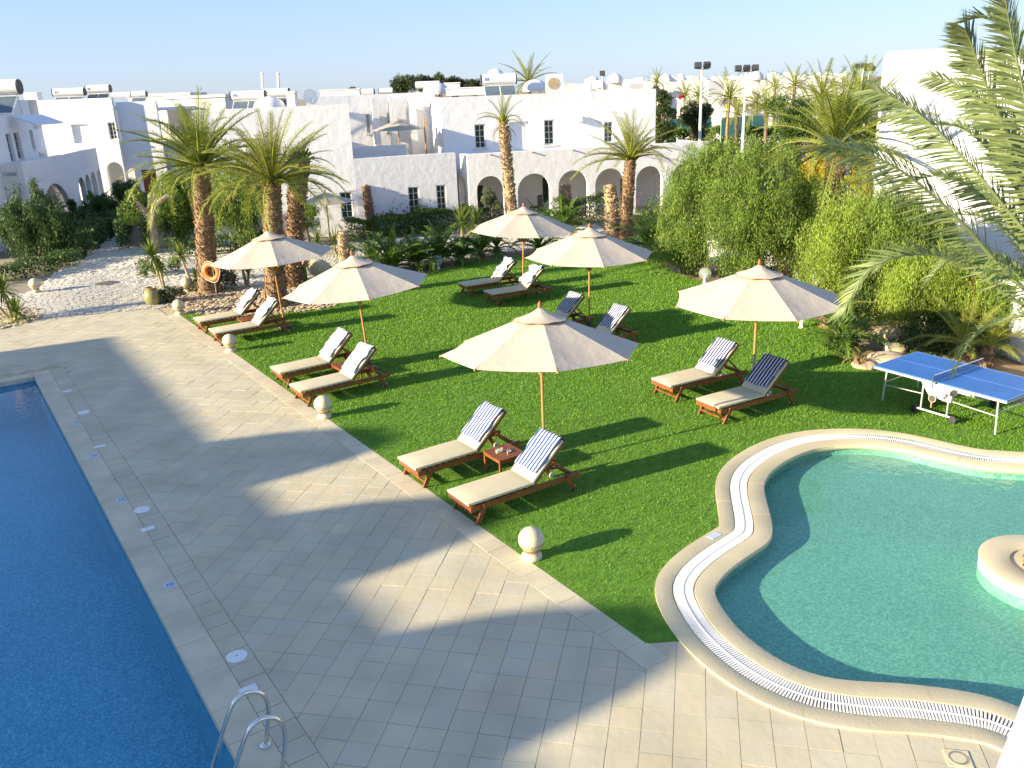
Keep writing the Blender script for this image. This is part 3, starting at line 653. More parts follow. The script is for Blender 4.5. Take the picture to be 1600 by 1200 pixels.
# ================================================================== GARDEN FURNITURE
# ---- parasols
RR, ZR, ZA = 1.76, 2.15, 2.85
def parasol_meshes():
    M_ = {}
    h = pi / 8; pan = MB(); K = 6; J = 6; vs = []
    def pt(r, a, sag=0.0):
        f = (RR - r) / RR; rr = r * cos(h) / cos(a)                      # straight hems between rib tips
        z = ZR + (ZA - ZR) * (f * .95 + .05 * f * f); return (rr * cos(a), rr * sin(a), z - sag)
    for i in range(K + 1):
        r = .10 + (RR - .10) * i / K
        for j in range(J + 1):
            a = -h + 2 * h * j / J; s = (1 - (a / h) ** 2) * (.035 * (i / K)); x = pt(r * (1 - .018 * (1 - (a / h) ** 2) * (i == K)), a, s); vs.append(x)
    n1 = J + 1; fs = [(i * n1 + j, (i + 1) * n1 + j, (i + 1) * n1 + j + 1, i * n1 + j + 1) for i in range(K) for j in range(J)]
    k = len(vs); vs2 = [(x, y, z - .006) for x, y, z in vs]
    pan.add(vs + vs2, fs + [tuple(q + k for q in f[::-1]) for f in fs] + [(K * n1 + j, k + K * n1 + j, k + K * n1 + j + 1, K * n1 + j + 1) for j in range(J)])
    M_['canopy_panel'] = pan.mesh('canopy_panel', 'canvas', True)
    cap = MB(); vs = []
    for i, (r, z) in enumerate(((.035, ZA + .03), (.17, ZA - .046), (.34, ZA - .112), (.50, ZA - .180))):
        for j in range(24):
            a = 2 * pi * j / 24; hh = ((a + h) % (2 * h)) - h; rr = r * cos(h) / cos(hh); w = .02 * (1 - (hh / h) ** 2) * (i == 3) - .014 * (1 - (hh / h) ** 2) * (i in (1, 2))
            vs.append((rr * cos(a), rr * sin(a), z + w))
    cap.add(vs, [(i * 24 + j, (i + 1) * 24 + j, (i + 1) * 24 + (j + 1) % 24, i * 24 + (j + 1) % 24) for i in range(3) for j in range(24)] + [tuple(range(24))])
    M_['vent_cap'] = cap.mesh('vent_cap', 'canvas', True)
    tr = MB(); o = vs[72:]; tr.tube([(x, y, z) for x, y, z in o] + [o[0]], .007, 4, False); M_['hem'] = tr.mesh('hem', 'canvas_trim')
    M_['pole'] = MB().tube([(0, 0, 0), (0, 0, ZA + .03)], .026, 12).mesh('pole', 'pole_wood', True)
    M_['sleeve'] = MB().tube([(0, 0, 0), (0, 0, .95)], .029, 12).mesh('sleeve', 'umbrella_metal', True)
    M_['finial'] = MB().lathe([(.012, ZA + .03), (.036, ZA + .045), (.03, ZA + .06), (.037, ZA + .085), (.030, ZA + .115), (.006, ZA + .155)], 12).mesh('finial', 'finial_wood', True)
    M_['hub'] = MB().lathe([(.03, ZA - .14), (.07, ZA - .13), (.07, ZA - .06), (.03, ZA - .05)], 12).mesh('hub', 'pole_wood', True)
    M_['runner'] = MB().lathe([(.03, 1.70), (.06, 1.71), (.06, 1.78), (.03, 1.79)], 12).mesh('runner', 'pole_wood', True)
    rib = MB(); e = h; t_ = (RR * cos(e), RR * sin(e), ZR - .012); rib.bar((.06 * cos(e), .06 * sin(e), ZA - .1), t_, .02, .025); rib.bar((.05 * cos(e), .05 * sin(e), 1.75), (.92 * cos(e), .92 * sin(e), ZR + .285), .016, .02)
    rib.box((t_[0], t_[1], t_[2]), (.03, .03, .04))
    M_['rib'] = rib.mesh('rib', 'pole_wood')
    M_['foot'] = MB().lathe([(.22, .0), (.22, .05), (.20, .06), (.05, .07), (.045, .30), (.03, .30)], 20).mesh('foot', 'dark_metal', True)
    return M_
PM = parasol_meshes()
def parasol(label, px, py, off, H=2.97, sleeve=False, lean=(0, 0)):
    q = G(px, py, H); face = atan2(-q[1], -q[0])
    t = thing('parasol', label, 'parasol', (q[0] - H * sin(lean[1]), q[1] + H * sin(lean[0]), 0), 0, 'cream parasols on the lawn'); t.rotation_euler[0] = lean[0]; t.rotation_euler[1] = lean[1]
    base = face + radians(off)
    for i in range(8):
        link('canopy_panel', PM['canopy_panel'], t, rz=base + pi / 8 + i * pi / 4); link('rib', PM['rib'], t, rz=base - pi / 8 + i * pi / 4)
    cp = link('vent_cap', PM['vent_cap'], t, rz=base + pi / 8); link('hem', PM['hem'], cp)
    for k in ('pole', 'finial', 'hub', 'runner', 'foot'): link(k, PM[k], t)
    if sleeve: link('sleeve', PM['sleeve'], t)
    return q
parasol('cream parasol nearest the camera, over the two loungers with a side table and glasses', 843, 472, 8, lean=(-.09, 0))
parasol('cream parasol closest to the blue table tennis table, on a part metal pole', 1187, 407, -20, sleeve=True)
parasol('cream parasol in mid lawn, just above and right of the nearest parasol', 921, 350, 12, lean=(0, .01))
parasol('cream parasol second along the paved edge, between the nearest one and the lifebuoy palms', 549, 393, 8, lean=(0, -.06))
parasol('farthest cream parasol at the back of the lawn beside the leafy shrubs', 818, 318, 16, lean=(0, .04))
parasol('leftmost cream parasol beside the twin palms and orange lifebuoy', 417, 356, 4, lean=(.0, -.05))

# ---- sun loungers
BA = radians(43); HX, HZ, BL = 1.24, .345, .84
def lounger_parts():
    P_ = []
    for y in (-1, 1):
        P_.append(('side_rail', MB().box((1.075, y * .335, .285), (2.15, .034, .095)).mesh('side_rail', 'wood')))
        P_.append(('leg', MB().bar((.10, y * .352, 0), (.26, y * .36, .315), .075, .036, up=(0, 1, 0)).mesh('leg', 'wood')))
        P_.append(('leg', MB().bar((2.03, y * .352, .03), (1.86, y * .36, .315), .075, .036, up=(0, 1, 0)).mesh('leg', 'wood')))
        P_.append(('wheel', MB().lathe([(.015, -.016), (.048, -.015), (.055, -.01), (.055, .01), (.048, .015), (.015, .016)], 16, (2.03, y * .30, .055), Matrix.Rotation(pi / 2, 3, 'X')).mesh('wheel', 'painted_metal', True)))
    P_.append(('stretcher', MB().box((.135, 0, .105), (.045, .68, .03)).mesh('stretcher', 'wood')))
    P_.append(('crossbar', MB().box((.018, 0, .288), (.034, .636, .08)).mesh('crossbar', 'wood')))
    P_.append(('crossbar', MB().box((2.05, 0, .27), (.034, .634, .07)).mesh('crossbar', 'wood')))
    for i in range(9): P_.append(('slat', MB().box((.14 + i * .13, 0, .325), (.085, .636, .018)).mesh('slat', 'wood')))
    d = Vector((cos(BA), 0, sin(BA))); u = Vector((-sin(BA), 0, cos(BA))); H = Vector((HX, 0, HZ))
    bf = MB()
    for y in (-.3, .3): bf.bar(H + Vector((0, y, 0)), H + d * (BL + .05) + Vector((0, y, 0)), .035, .04, up=(0, 1, 0))
    bf.bar(H + d * BL + Vector((0, -.3, 0)), H + d * BL + Vector((0, .3, 0)), .035, .05); P_.append(('back_frame', bf.mesh('back_frame', 'wood')))
    for i in range(6):
        c = H + d * (.08 + i * .13) - u * .004; P_.append(('back_slat', MB().bar(c + Vector((0, -.28, 0)), c + Vector((0, .28, 0)), .07, .018, up=tuple(u)).mesh('back_slat', 'wood')))
    st = MB()
    for y in (-.24, .24): st.bar(H + d * .52 + Vector((0, y, -.03)), (2.0, y, .30), .03, .03)
    st.bar((2.0, -.24, .30), (2.0, .24, .30), .03, .03); P_.append(('back_strut', st.mesh('back_strut', 'wood')))
    def pad(p0, dx, L, up, th, w):
        m_ = MB(); K, J = 10, 8; vs = []
        for s in (0, 1):
            for i in range(K + 1):
                for j in range(J + 1):
                    a, c = i / K, j / J; e = min(a, 1 - a) * L; g = min(c, 1 - c) * w; rd = min(1, e / .035) * .5 + .5; rg = min(1, g / .035) * .5 + .5
                    puff = .012 * sin(pi * a) * sin(pi * c)
                    z = th * (.5 + .5 * min(rd, rg)) + puff if s else th * (.5 - .5 * min(rd, rg))
                    vs.append(p0 + dx * (a * L) + Vector((0, (c - .5) * w, 0)) + up * z)
        n1 = J + 1; k = (K + 1) * n1; fs = [(i * n1 + j, (i + 1) * n1 + j, (i + 1) * n1 + j + 1, i * n1 + j + 1) for i in range(K) for j in range(J)]
        F_ = fs[:]; F_ = [tuple(q + k for q in f) for f in fs] + [f[::-1] for f in fs]
        for i in range(K): F_ += [(i * n1, (i + 1) * n1, k + (i + 1) * n1, k + i * n1), ((i + 1) * n1 + J, i * n1 + J, k + i * n1 + J, k + (i + 1) * n1 + J)]
        for j in range(J): F_ += [(j + 1, j, k + j, k + j + 1), (K * n1 + j, K * n1 + j + 1, k + K * n1 + j + 1, k + K * n1 + j)]
        return m_.add(vs, F_)
    P_.append(('seat_cushion', pad(Vector((-.03, 0, .338)), Vector((1, 0, 0)), HX + .02, Vector((0, 0, 1)), .075, .66).mesh('seat_cushion', 'cushion', True)))
    P_.append(('back_cushion', pad(H + u * .012 + d * .01, d, BL, u, .075, .64).mesh('back_cushion', 'cushion', True)))
    return P_
LPARTS = lounger_parts()
def towel_mesh(s0, s1, y0, y1, crumple, seed, m, fold=.22):
    r = random.Random(seed); d = Vector((cos(BA), 0, sin(BA))); u = Vector((-sin(BA), 0, cos(BA))); H = Vector((HX, 0, HZ)) + u * .112
    prof = []; K = 16
    for i in range(K + 1):
        s = s0 + (s1 - s0) * i / K; prof.append((H + d * s, u))
    e = H + d * s1
    for a in (30, 70, 110, 150): prof.append((e - u * .05 + d * (.05 * sin(radians(a))) + u * (.05 * cos(radians(a))), (u * cos(radians(a)) + d * sin(radians(a)))))
    for i in range(1, 5): prof.append((e - u * .118 - d * (fold * i / 4), -u))
    J = 18; vs = []; n1 = J + 1; ph = [r.uniform(0, 6.28) for _ in range(6)]
    for q, (p, nn) in enumerate(prof):
        for j in range(n1):
            c = j / J; y = y0 + (y1 - y0) * c; y += .012 * sin(q * .7 + ph[0]) * (abs(c - .5) > .45) + crumple * .05 * sin(q * .5 + c * 4 + ph[1])
            b = crumple * .022 * (sin(q * 1.1 + c * 5 + ph[2]) + sin(c * 11 - q * .6 + ph[3]) + 1.2) + .004 * sin(c * 9 + q * .8 + ph[4]) + .004
            extra = d * (crumple * .05 * sin(c * 7 + ph[5]) * (q < 2) + (.012 * sin(c * 8 + ph[5])) * (q == 0))
            vs.append(p + Vector((0, y, 0)) + nn * b + extra)
    k = len(vs); nq = len(prof); fs = [(i * n1 + j, i * n1 + j + 1, (i + 1) * n1 + j + 1, (i + 1) * n1 + j) for i in range(nq - 1) for j in range(J)]
    low = []
    for q, (p, nn) in enumerate(prof):
        for j in range(n1): low.append(vs[q * n1 + j] - nn * .007)
    F_ = [f[::-1] for f in fs] + [tuple(x + k for x in f) for f in fs]
    for i in range(nq - 1): F_ += [(i * n1, (i + 1) * n1, k + (i + 1) * n1, k + i * n1), ((i + 1) * n1 + J, i * n1 + J, k + i * n1 + J, k + (i + 1) * n1 + J)]
    for j in range(J): F_ += [(j + 1, j, k + j, k + j + 1), ((nq - 1) * n1 + j, (nq - 1) * n1 + j + 1, k + (nq - 1) * n1 + j + 1, k + (nq - 1) * n1 + j)]
    return MB().add(vs + low, F_).mesh('towel', m, True)
def lounger(label, tlabel, ang, foot=None, head=None, tm='towel_blue', crumple=0.0, seed=1, s0=.15):
    a = radians(ang); R = Matrix.Rotation(a, 2)
    if foot: g = G(*foot); loc = Vector((g[0], g[1])) - R @ Vector((.10, -.37))
    else: g = G(head[0], head[1], HZ + BL * sin(BA) + .06); loc = Vector((g[0], g[1])) - R @ Vector((HX + BL * cos(BA), -.30))
    t = thing('sun_lounger', label, 'sun lounger', (loc.x, loc.y, 0), a, 'wooden sun loungers on the lawn')
    for nm, me in LPARTS: link(nm, me, t)
    tw = link('towel', towel_mesh(s0, BL, -.30, .29, crumple, seed, tm), None, (loc.x, loc.y, 0), a)
    tag(tw, tlabel, 'towel', 'striped towels on the loungers')
lounger('wooden lounger nearest the camera, right of the side table with glasses', 'blue striped towel on the lounger nearest the camera', 33.0, (747, 821), seed=1)
lounger('wooden lounger left of the side table with glasses under the nearest parasol', 'blue striped towel on the lounger left of the side table with glasses', 34.0, (664, 763), seed=2)
lounger('wooden lounger nearest the blue table tennis table', 'navy striped towel on the lounger nearest the table tennis table', 29.5, (1132, 664), tm='towel_navy', seed=3, s0=.13)
lounger('wooden lounger left of the one nearest the table tennis table', 'navy striped towel on the left lounger of the pair by the kidney pool', 29.0, (1057, 629), tm='towel_navy', seed=4)
lounger('front lounger of the second pair along the paved edge, beside a globe lamp', 'white and blue towel on the front lounger of the second pair along the paving', 35.0, (482.5, 636), tm='towel_crumpled', crumple=.35, seed=5, s0=.12)
lounger('rear lounger of the second pair along the paved edge', 'white and blue towel on the rear lounger of the second pair along the paving', 34.5, (450, 606), tm='towel_crumpled', crumple=.35, seed=6, s0=.12)
lounger('front lounger of the leftmost pair, next to the globe lamp', 'mostly white towel on the front lounger of the leftmost pair', 33.0, (347, 541), tm='towel_crumpled', crumple=.6, seed=7)
lounger('leftmost lounger, by the pebbles and lifebuoy palm', 'mostly white towel on the leftmost lounger by the pebbles', 34.0, (322, 522), tm='towel_crumpled', crumple=.6, seed=8)
lounger('front lounger of the farthest pair under the back parasol', 'crumpled blue and white towel on the front lounger of the farthest pair', 27.0, (777, 478), tm='towel_crumpled', crumple=1.0, seed=9)
lounger('farthest lounger, under the back parasol by the shrubs', 'crumpled blue and white towel on the farthest lounger', 26.0, (735, 464), tm='towel_crumpled', crumple=.9, seed=10, s0=.2)
lounger('mid lawn lounger right of a parasol pole, its foot hidden by the nearest canopy', 'dark navy striped towel on the mid lawn lounger right of the pole', 28.0, head=(984, 482), tm='towel_navy', crumple=.06, seed=11)
lounger('mid lawn lounger left of a parasol pole, half hidden by the nearest canopy', 'navy striped towel on the mid lawn lounger left of the pole', 28.0, head=(912, 462), tm='towel_navy', crumple=.12, seed=12, s0=.2)

# ---- side tables and glassware
def side_table(label, px, py, ang, z=.40):
    g = G(px, py, z); t = thing('side_table', label, 'side table', (g[0], g[1], 0), radians(ang), 'wooden side tables between the loungers')
    for i in range(7): MB().box((0, -.24 + i * .08, z - .012), (.56, .072, .022)).build('slat', 'wood', t)
    fr = MB(); 
    for s in (-1, 1): fr.box((0, s * .255, z - .05), (.50, .022, .05)); fr.box((s * .255, 0, z - .05), (.022, .48, .05))
    fr.build('apron', 'wood', t)
    for a in (-1, 1):
        for b_ in (-1, 1): MB().box((a * .25, b_ * .25, (z - .025) / 2), (.04, .04, z - .025)).build('leg', 'wood', t)
    return g
tg = side_table('square wooden side table with glasses between the two nearest loungers', 788, 706, 33)
side_table('wooden side table between the second pair of loungers along the paving', 541, 569, 34, .36)
side_table('wooden side table between the two leftmost loungers', 388, 497, 33, .36)
for (px, py, lab) in ((777, 708, 'left clear drinking glass on the nearest side table'), (783, 706, 'right clear drinking glass on the nearest side table')):
    g = G(px, py, .40); tag(MB().lathe([(.02, .401), (.028, .402), (.034, .47), (.03, .47), (.025, .41), (.0, .408)], 14).build('drinking_glass', 'glass', None, True, (g[0], g[1], 0)), lab, 'glass')
tag(MB().lathe([(.03, .401), (.05, .404), (.05, .425), (.042, .425), (.04, .41), (.0, .41)], 16).build('ashtray', 'steel', None, True, (tg[0] + .08, tg[1] - .02, 0)), 'small round metal ashtray on the nearest side table', 'ashtray')

# ---- globe lamps
def globe_lamp(label, px, py, s=1.0):
    g = G(px, py); t = thing('globe_lamp', label, 'lamp', (g[0], g[1], 0), random.random() * 6, 'stone globe lamps'); t.scale = (s, s, s)
    MB().lathe([(.15, 0), (.155, .02), (.15, .05), (.12, .075), (.10, .10), (.11, .125)], 24).build('pedestal', 'lamp_stone', t, True)
    prof = [(.19 * cos(radians(a)), .30 + .19 * sin(radians(a))) for a in range(-66, 91, 12)] + [(.002, .49)]
    MB().lathe(prof, 28).build('globe', 'lamp_stone', t, True)
    sl = MB()
    for i in range(26):
        a = 2 * pi * i / 26; 
        for z, e in ((.262, 0), (.225, .5)):
            a2 = a + e * 2 * pi / 26; r = sqrt(.19 ** 2 - (z - .30) ** 2) - .002; sl.box((r * cos(a2), r * sin(a2), z), (.008, .022, .018), a2)
    sl.build('carved_band', 'lamp_slot', t)
    MB().lathe([(.118, .118), (.124, .124), (.118, .132)], 24).build('collar', 'terracotta', t, True)
globe_lamp('stone globe lamp nearest the camera, alone on the grass by the paving', 831, 871)
globe_lamp('stone globe lamp beside the second pair of loungers', 507, 652)
globe_lamp('stone globe lamp beside the leftmost pair of loungers', 361, 549)
globe_lamp('stone globe lamp at the grass corner below the pebbles', 281, 491)
globe_lamp('stone globe lamp under the lifebuoy palm behind the pebbles', 293, 456, 1.05)
globe_lamp('stone globe lamp left of the cobbled path near the yuccas', 57, 457, 1.1)
def clear_globe(label, px, py):
    g = G(px, py); t = thing('glass_globe_lamp', label, 'lamp', (g[0], g[1], 0), 0, 'clear globe lamps by the shrubs')
    MB().lathe([(.07, 0), (.07, .03), (.05, .05), (.05, .14), (.07, .16)], 14).build('pedestal', 'white_plastic', t, True)
    MB().lathe([(.21 * cos(radians(a)), .35 + .21 * sin(radians(a))) for a in range(-70, 91, 14)] + [(.002, .56)], 20).build('globe', 'glass', t, True)
    MB().lathe([(.03, .16), (.03, .32), (.02, .34)], 10).build('bulb', 'white_plastic', t, True)
clear_globe('clear glass globe lamp at the back edge of the lawn left of the far loungers', 685, 421)
clear_globe('clear glass globe lamp behind the left hem of the parasol by the table tennis table', 1101, 443)
clear_globe('clear glass globe lamp right of the parasol by the table tennis table', 1252, 512)

# ---- pots, lifebuoy
g = G(240, 476); t = thing('olive_urn', 'squat olive glazed urn at the deck corner', 'urn', (g[0], g[1], 0))
MB().lathe([(.15, 0), (.22, .08), (.27, .22), (.27, .34), (.22, .46), (.15, .53), (.15, .56), (.19, .58), (.19, .60), (.14, .60), (.12, .5)], 28).build('body', 'urn_glaze', t, True)
for s in (-1, 1): MB().tube([(s * .16, 0, .55), (s * .25, 0, .53), (s * .27, 0, .45), (s * .245, 0, .38)], .018, 8).build('handle', 'urn_glaze', t, True)
g = G(500, 432); t = thing('clay_amphora', 'pale clay amphora lying tilted behind the pebbles, mouth to the left', 'amphora', (g[0], g[1], .30), radians(15))
Rm = Matrix.Rotation(radians(-62), 3, 'Y')
MB().lathe([(.04, -.62), (.20, -.52), (.34, -.25), (.37, 0), (.32, .25), (.20, .42), (.13, .48)], 28, mtx=Rm).build('body', 'amphora_clay', t, True)
MB().lathe([(.128, .47), (.12, .55), (.17, .60), (.17, .63), (.11, .62), (.09, .5)], 24, mtx=Rm).build('rim', 'terracotta', t, True)
g = G(336, 462); t = thing('lifebuoy', 'orange ring lifebuoy hung in front of a palm trunk', 'lifebuoy', (g[0], g[1], .85), radians(-18))
lb = MB(); R1, r1 = .265, .085; K, J = 32, 12
lb.add([((R1 + r1 * cos(2 * pi * j / J)) * cos(2 * pi * i / K), r1 * .75 * sin(2 * pi * j / J), (R1 + r1 * cos(2 * pi * j / J)) * sin(2 * pi * i / K)) for i in range(K) for j in range(J)],
       [(i * J + j, i * J + (j + 1) % J, ((i + 1) % K) * J + (j + 1) % J, ((i + 1) % K) * J + j) for i in range(K) for j in range(J)])
lb.build('ring', 'lifebuoy', t, True)
rp = MB(); rp.tube([((R1 + .10) * cos(a) * (1 + .05 * sin(4 * a)), -.03, (R1 + .10) * sin(a) * (1 + .05 * sin(4 * a))) for a in np.linspace(0, 2 * pi, 40)], .009, 6, False); rp.build('rope', 'white_plastic', t)
MB().tube([(.0, .10, -.86), (0.01, .10, .1), (0, .10, .40)], .02, 8).build('stand_pole', 'bark_pale', t, True)
MB().box((0, .05, .36), (.05, .14, .03)).build('hook', 'bark_pale', t)

# ---- fittings in the deck
for px, py, lab in ((370, 1026, 'round white skimmer lid nearest the pool ladder'), (222, 797, 'round white skimmer lid halfway along the pool edge'), (131, 645, 'round white skimmer lid farthest along the pool edge')):
    g = G(px, py); o = thing('skimmer_lid', lab, 'lid', (g[0], g[1], 0), 0, 'round lids along the pool')
    MB().lathe([(.128, .003), (.128, .011), (.12, .014), (.002, .014)], 32).build('disc', 'white_plastic', o, True)
    MB().lathe([(.010, .0145), (.010, .016), (.002, .016)], 10).build('screw', 'dark_metal', o)
pa = atan2(A[1], A[0])
for i, (px, py, lab) in enumerate(((388, 1078, 'white rectangular cover plate right beside the pool ladder'), (231, 827, 'white rectangular cover plate below the middle round lid'), (156, 698, 'white rectangular cover plate between the middle and far round lids'), (105, 612, 'white rectangular cover plate farthest up the pool edge'))):
    g = G(px, py); o = MB().box((0, 0, .008), (.12, .20, .010)).build('cover_plate', 'white_plastic', None, loc=(g[0], g[1], 0), rz=pa); tag(o, lab, 'cover', 'cover plates along the pool')
for i, (px, py, lab) in enumerate(((265, 915, 'blue and white depth plaque on the coping nearest the ladder'), (190, 782, 'second blue and white depth plaque up the coping'), (147, 713, 'third blue and white depth plaque up the coping'), (120, 660, 'farthest blue and white depth plaque on the coping'))):
    g = G(px, py); o = thing('depth_plaque', lab, 'plaque', (g[0], g[1], 0), pa + pi / 2, 'depth plaques on the coping')
    MB().box((0, 0, .010), (.15, .15, .006)).build('plate', 'plaque', o)
    MB().box((-.03, 0, .0145), (.018, .09, .002)).box((.025, .03, .0145), (.06, .016, .002)).box((.025, -.03, .0145), (.06, .016, .002)).box((.047, 0, .0145), (.016, .043, .002)).box((.003, 0, .0145), (.016, .043, .002)).build('mark', 'plaque_mark', o)
g = G(1497, 1186); o = thing('floor_drain', 'square floor drain with a ring of slots beside the kidney pool', 'drain', (g[0], g[1], 0), radians(77.7))
MB().box((0, 0, .004), (.23, .23, .014)).build('plate', 'cream_coping', o); sl = MB()
MB().lathe([(.10, .011), (.10, .014), (.002, .0145)], 30).build('disc', 'lamp_stone', o)
for i in range(36): a = 2 * pi * i / 36; sl.box((.082 * cos(a), .082 * sin(a), .0148), (.022, .005, .003), a)
stuff(sl.build('slots', 'iron_cover', o))
g = G(167, 443); tag(MB().lathe([(.42, -.01), (.42, .022), (.38, .026), (.002, .026)], 36).build('manhole_cover', 'iron_cover', None, True, (g[0], g[1], 0)), 'round dark manhole cover in the cobbled path', 'manhole cover')
g = G(1116, 839); o = MB().box((0, 0, .026), (.22, .12, .006)).build('inlet_grate', 'plaque', None, loc=(g[0], g[1], 0), rz=radians(38)); tag(o, 'small grey inlet grate set in the kidney pool coping', 'grate')

# ---- pool ladder
g = G(415, 1166)[:2] - E0; lt_, lo_ = float(g @ A), float(g @ N)
lad = thing('pool_ladder', 'stainless steel pool ladder with two looped handrails', 'ladder', TN(lt_, lo_), 0)
def rail_pts(dt):
    pr = [(0, 0), (.045, .22), (.085, .42), (.085, .60), (.03, .74), (-.09, .815), (-.20, .79), (-.28, .69), (-.40, .42), (-.53, .10), (-.57, -.02), (-.585, -.3), (-.585, -.95)]
    pr = smooth_loop(pr, False, 5); o_ = A * dt
    return [(o_[0] + N[0] * x, o_[1] + N[1] * x, z * .9) for x, z in pr]
for dt in (0, .48):
    MB().tube(rail_pts(dt), .0235, 14).build('handrail', 'steel', lad, True)
    c = A * dt; MB().lathe([(.055, .008), (.055, .022), (.045, .032), (.024, .036)], 20, (c[0], c[1], 0)).build('flange', 'steel', lad, True)
for z in (-.25, -.5, -.75):
    c0 = np.array([0, 0]) - N * .585; c1 = c0 + A * .48; MB().bar((*c0, z), (*c1, z), .09, .03).build('rung', 'steel', lad)

# ---- table tennis table
p1, p2, p3 = G(1365, 571, .76), G(1434, 547.5, .76), G(1576, 627, .76)
ld = (p3 - p1)[:2]; la = atan2(ld[1], ld[0]); lx = np.array([cos(la), sin(la)]); ly = np.array([-lx[1], lx[0]])
tc_ = p1[:2] + lx * 1.37 + ly * .7625
tt = thing('table_tennis_table', 'blue outdoor table tennis table on folding wheeled frame by the kidney pool', 'table', (tc_[0], tc_[1], 0), la)
for s in (-1, 1):
    top = MB().box((s * .687, 0, .75), (1.366, 1.525, .018)).build('top', 'table_blue', tt)
    MB().box((s * .687, 0, .7602), (1.366, .006, .0016)).box((s * .687, .751, .7602), (1.366, .02, .0016)).box((s * .687, -.751, .7602), (1.366, .02, .0016)).box((s * 1.359, 0, .7604), (.02, 1.48, .0016)).build('lines', 'white_line', top)
    ap = MB().box((s * .70, .74, .718), (1.32, .022, .046)).box((s * .70, -.74, .718), (1.32, .022, .046)).box((s * 1.35, 0, .718), (.022, 1.456, .046)).build('apron', 'painted_metal', tt)
    for y in (-.62, .62):
        MB().tube([(s * 1.18, y, 0), (s * 1.14, y, .735)], .018, 10).build('leg', 'painted_metal', tt, True)
        MB().tube([(s * 1.16, y, .36), (s * .30, y, .40)], .012, 8).build('brace', 'painted_metal', tt, True)
    MB().tube([(s * 1.16, -.62, .42), (s * 1.16, .62, .42)], .012, 8).build('brace', 'painted_metal', tt, True)
for y in (-.72, .72):
    for s in (-1, 1): MB().tube([(s * .27, y, .11), (s * .27, y, .70)], .017, 10).build('upright', 'painted_metal', tt, True)
    MB().tube([(-.42, y, .115), (.42, y, .115)], .022, 10).build('base_rail', 'painted_metal', tt, True)
    for s in (-1, 1): MB().lathe([(.02, -.024), (.07, -.022), (.08, -.012), (.08, .012), (.07, .022), (.02, .024)], 18, (s * .40, y, .08), Matrix.Rotation(pi / 2, 3, 'X')).build('wheel', 'dark_rubber', tt, True)
    MB().add([(-.34, y, .70), (.34, y, .70), (.12, y, .42), (-.12, y, .42), (-.34, y + .02, .70), (.34, y + .02, .70), (.12, y + .02, .42), (-.12, y + .02, .42)], [(0, 3, 2, 1), (4, 5, 6, 7), (0, 1, 5, 4), (2, 3, 7, 6), (1, 2, 6, 5), (3, 0, 4, 7)]).build('bracket', 'white_plastic', tt)
    MB().box((.05, y * 1.005, .56), (.30, .05, .06)).build('holder', 'white_plastic', tt)
MB().box((.18, -.60, .45), (.20, .06, .16)).build('ball_box', 'white_plastic', tt)
net = MB().add([(0, -.86, .775), (0, .86, .775), (0, .86, .905), (0, -.86, .905)], [(0, 1, 2, 3)]).build('net', 'net', tt)
MB().box((0, 0, .912), (.012, 1.74, .018)).build('net_tape', 'white_plastic', net)
for y in (-.87, .87): MB().tube([(0, y, .66), (0, y, .925)], .012, 8).build('net_post', 'dark_metal', net, True)
rc = tc_ + lx * -.02 - ly * .79
rk = thing('table_tennis_racket', 'round table tennis racket hanging upside down in its holder on the table side', 'racket', (rc[0], rc[1], .42), la)
MB().lathe([(.002, -.006), (.078, -.006), (.078, .006), (.002, .006)], 24, mtx=Matrix.Rotation(pi / 2, 3, 'X')).build('blade', 'lamp_stone', rk)
MB().lathe([(.002, .0065), (.068, .0065), (.068, .009), (.002, .009)], 24, mtx=Matrix.Rotation(pi / 2, 3, 'X')).build('rubber', 'dark_metal', rk)
MB().box((0, 0, -.13), (.028, .022, .12)).build('handle', 'pole_wood', rk)
bc = tc_ + lx * .20 - ly * .66
tag(MB().lathe([(.002, -.05), (.06, -.03), (.07, 0), (.06, .03), (.002, .05)], 16).build('red_knob', 'leaf_red', None, True, (bc[0], bc[1], .55)), 'red plastic knob under the table tennis table beside the white box', 'knob')

# ---- planter ring in the kidney pool
pc = np.array([7.11, 9.97]); pl = thing('planter_ring', 'round white mosaic planter ring standing in the kidney pool', 'planter', (pc[0], pc[1], 0))
MB().lathe([(.80, -.034), (.80, .085), (.79, .10), (.56, .10), (.56, -.1)], 56).build('wall', 'stucco_fine', pl, True)
MB().lathe([(.80, -.21), (.80, -.036), (.70, -.036), (.70, -.21)], 56).build('submerged_wall', 'mosaic_teal', pl, True)
MB().lathe([(.812, .10), (.812, .125), (.80, .13), (.44, .13), (.43, .125), (.43, .02)], 56).build('cap', 'coping', pl, True)
MB().lathe([(.56, -.12), (.3, -.11), (.002, -.10)], 30).build('earth', 'soil', pl, True)

# ---- balcony parapet at the camera's own building
a_, b_ = at(1604, 1085, 3.0), at(1538, 1228, 2.35)
d_ = (b_ - a_)[:2]; pn = np.array([-d_[1], d_[0]]) / np.hypot(*d_)
if pn[0] < 0: pn = -pn
q = [a_[:2] - d_ * .8, b_[:2] + d_ * .5]; zt_ = float(min(a_[2], b_[2]) + .06)
poly = [q[0], q[1], q[1] + pn * .28, q[0] + pn * .28]
tag(MB().prism([tuple(p) for p in poly], zt_ - 2.2, zt_).build('balcony_parapet', 'stucco_fine'), 'corner of a bright white balcony parapet at the lower right', 'parapet')

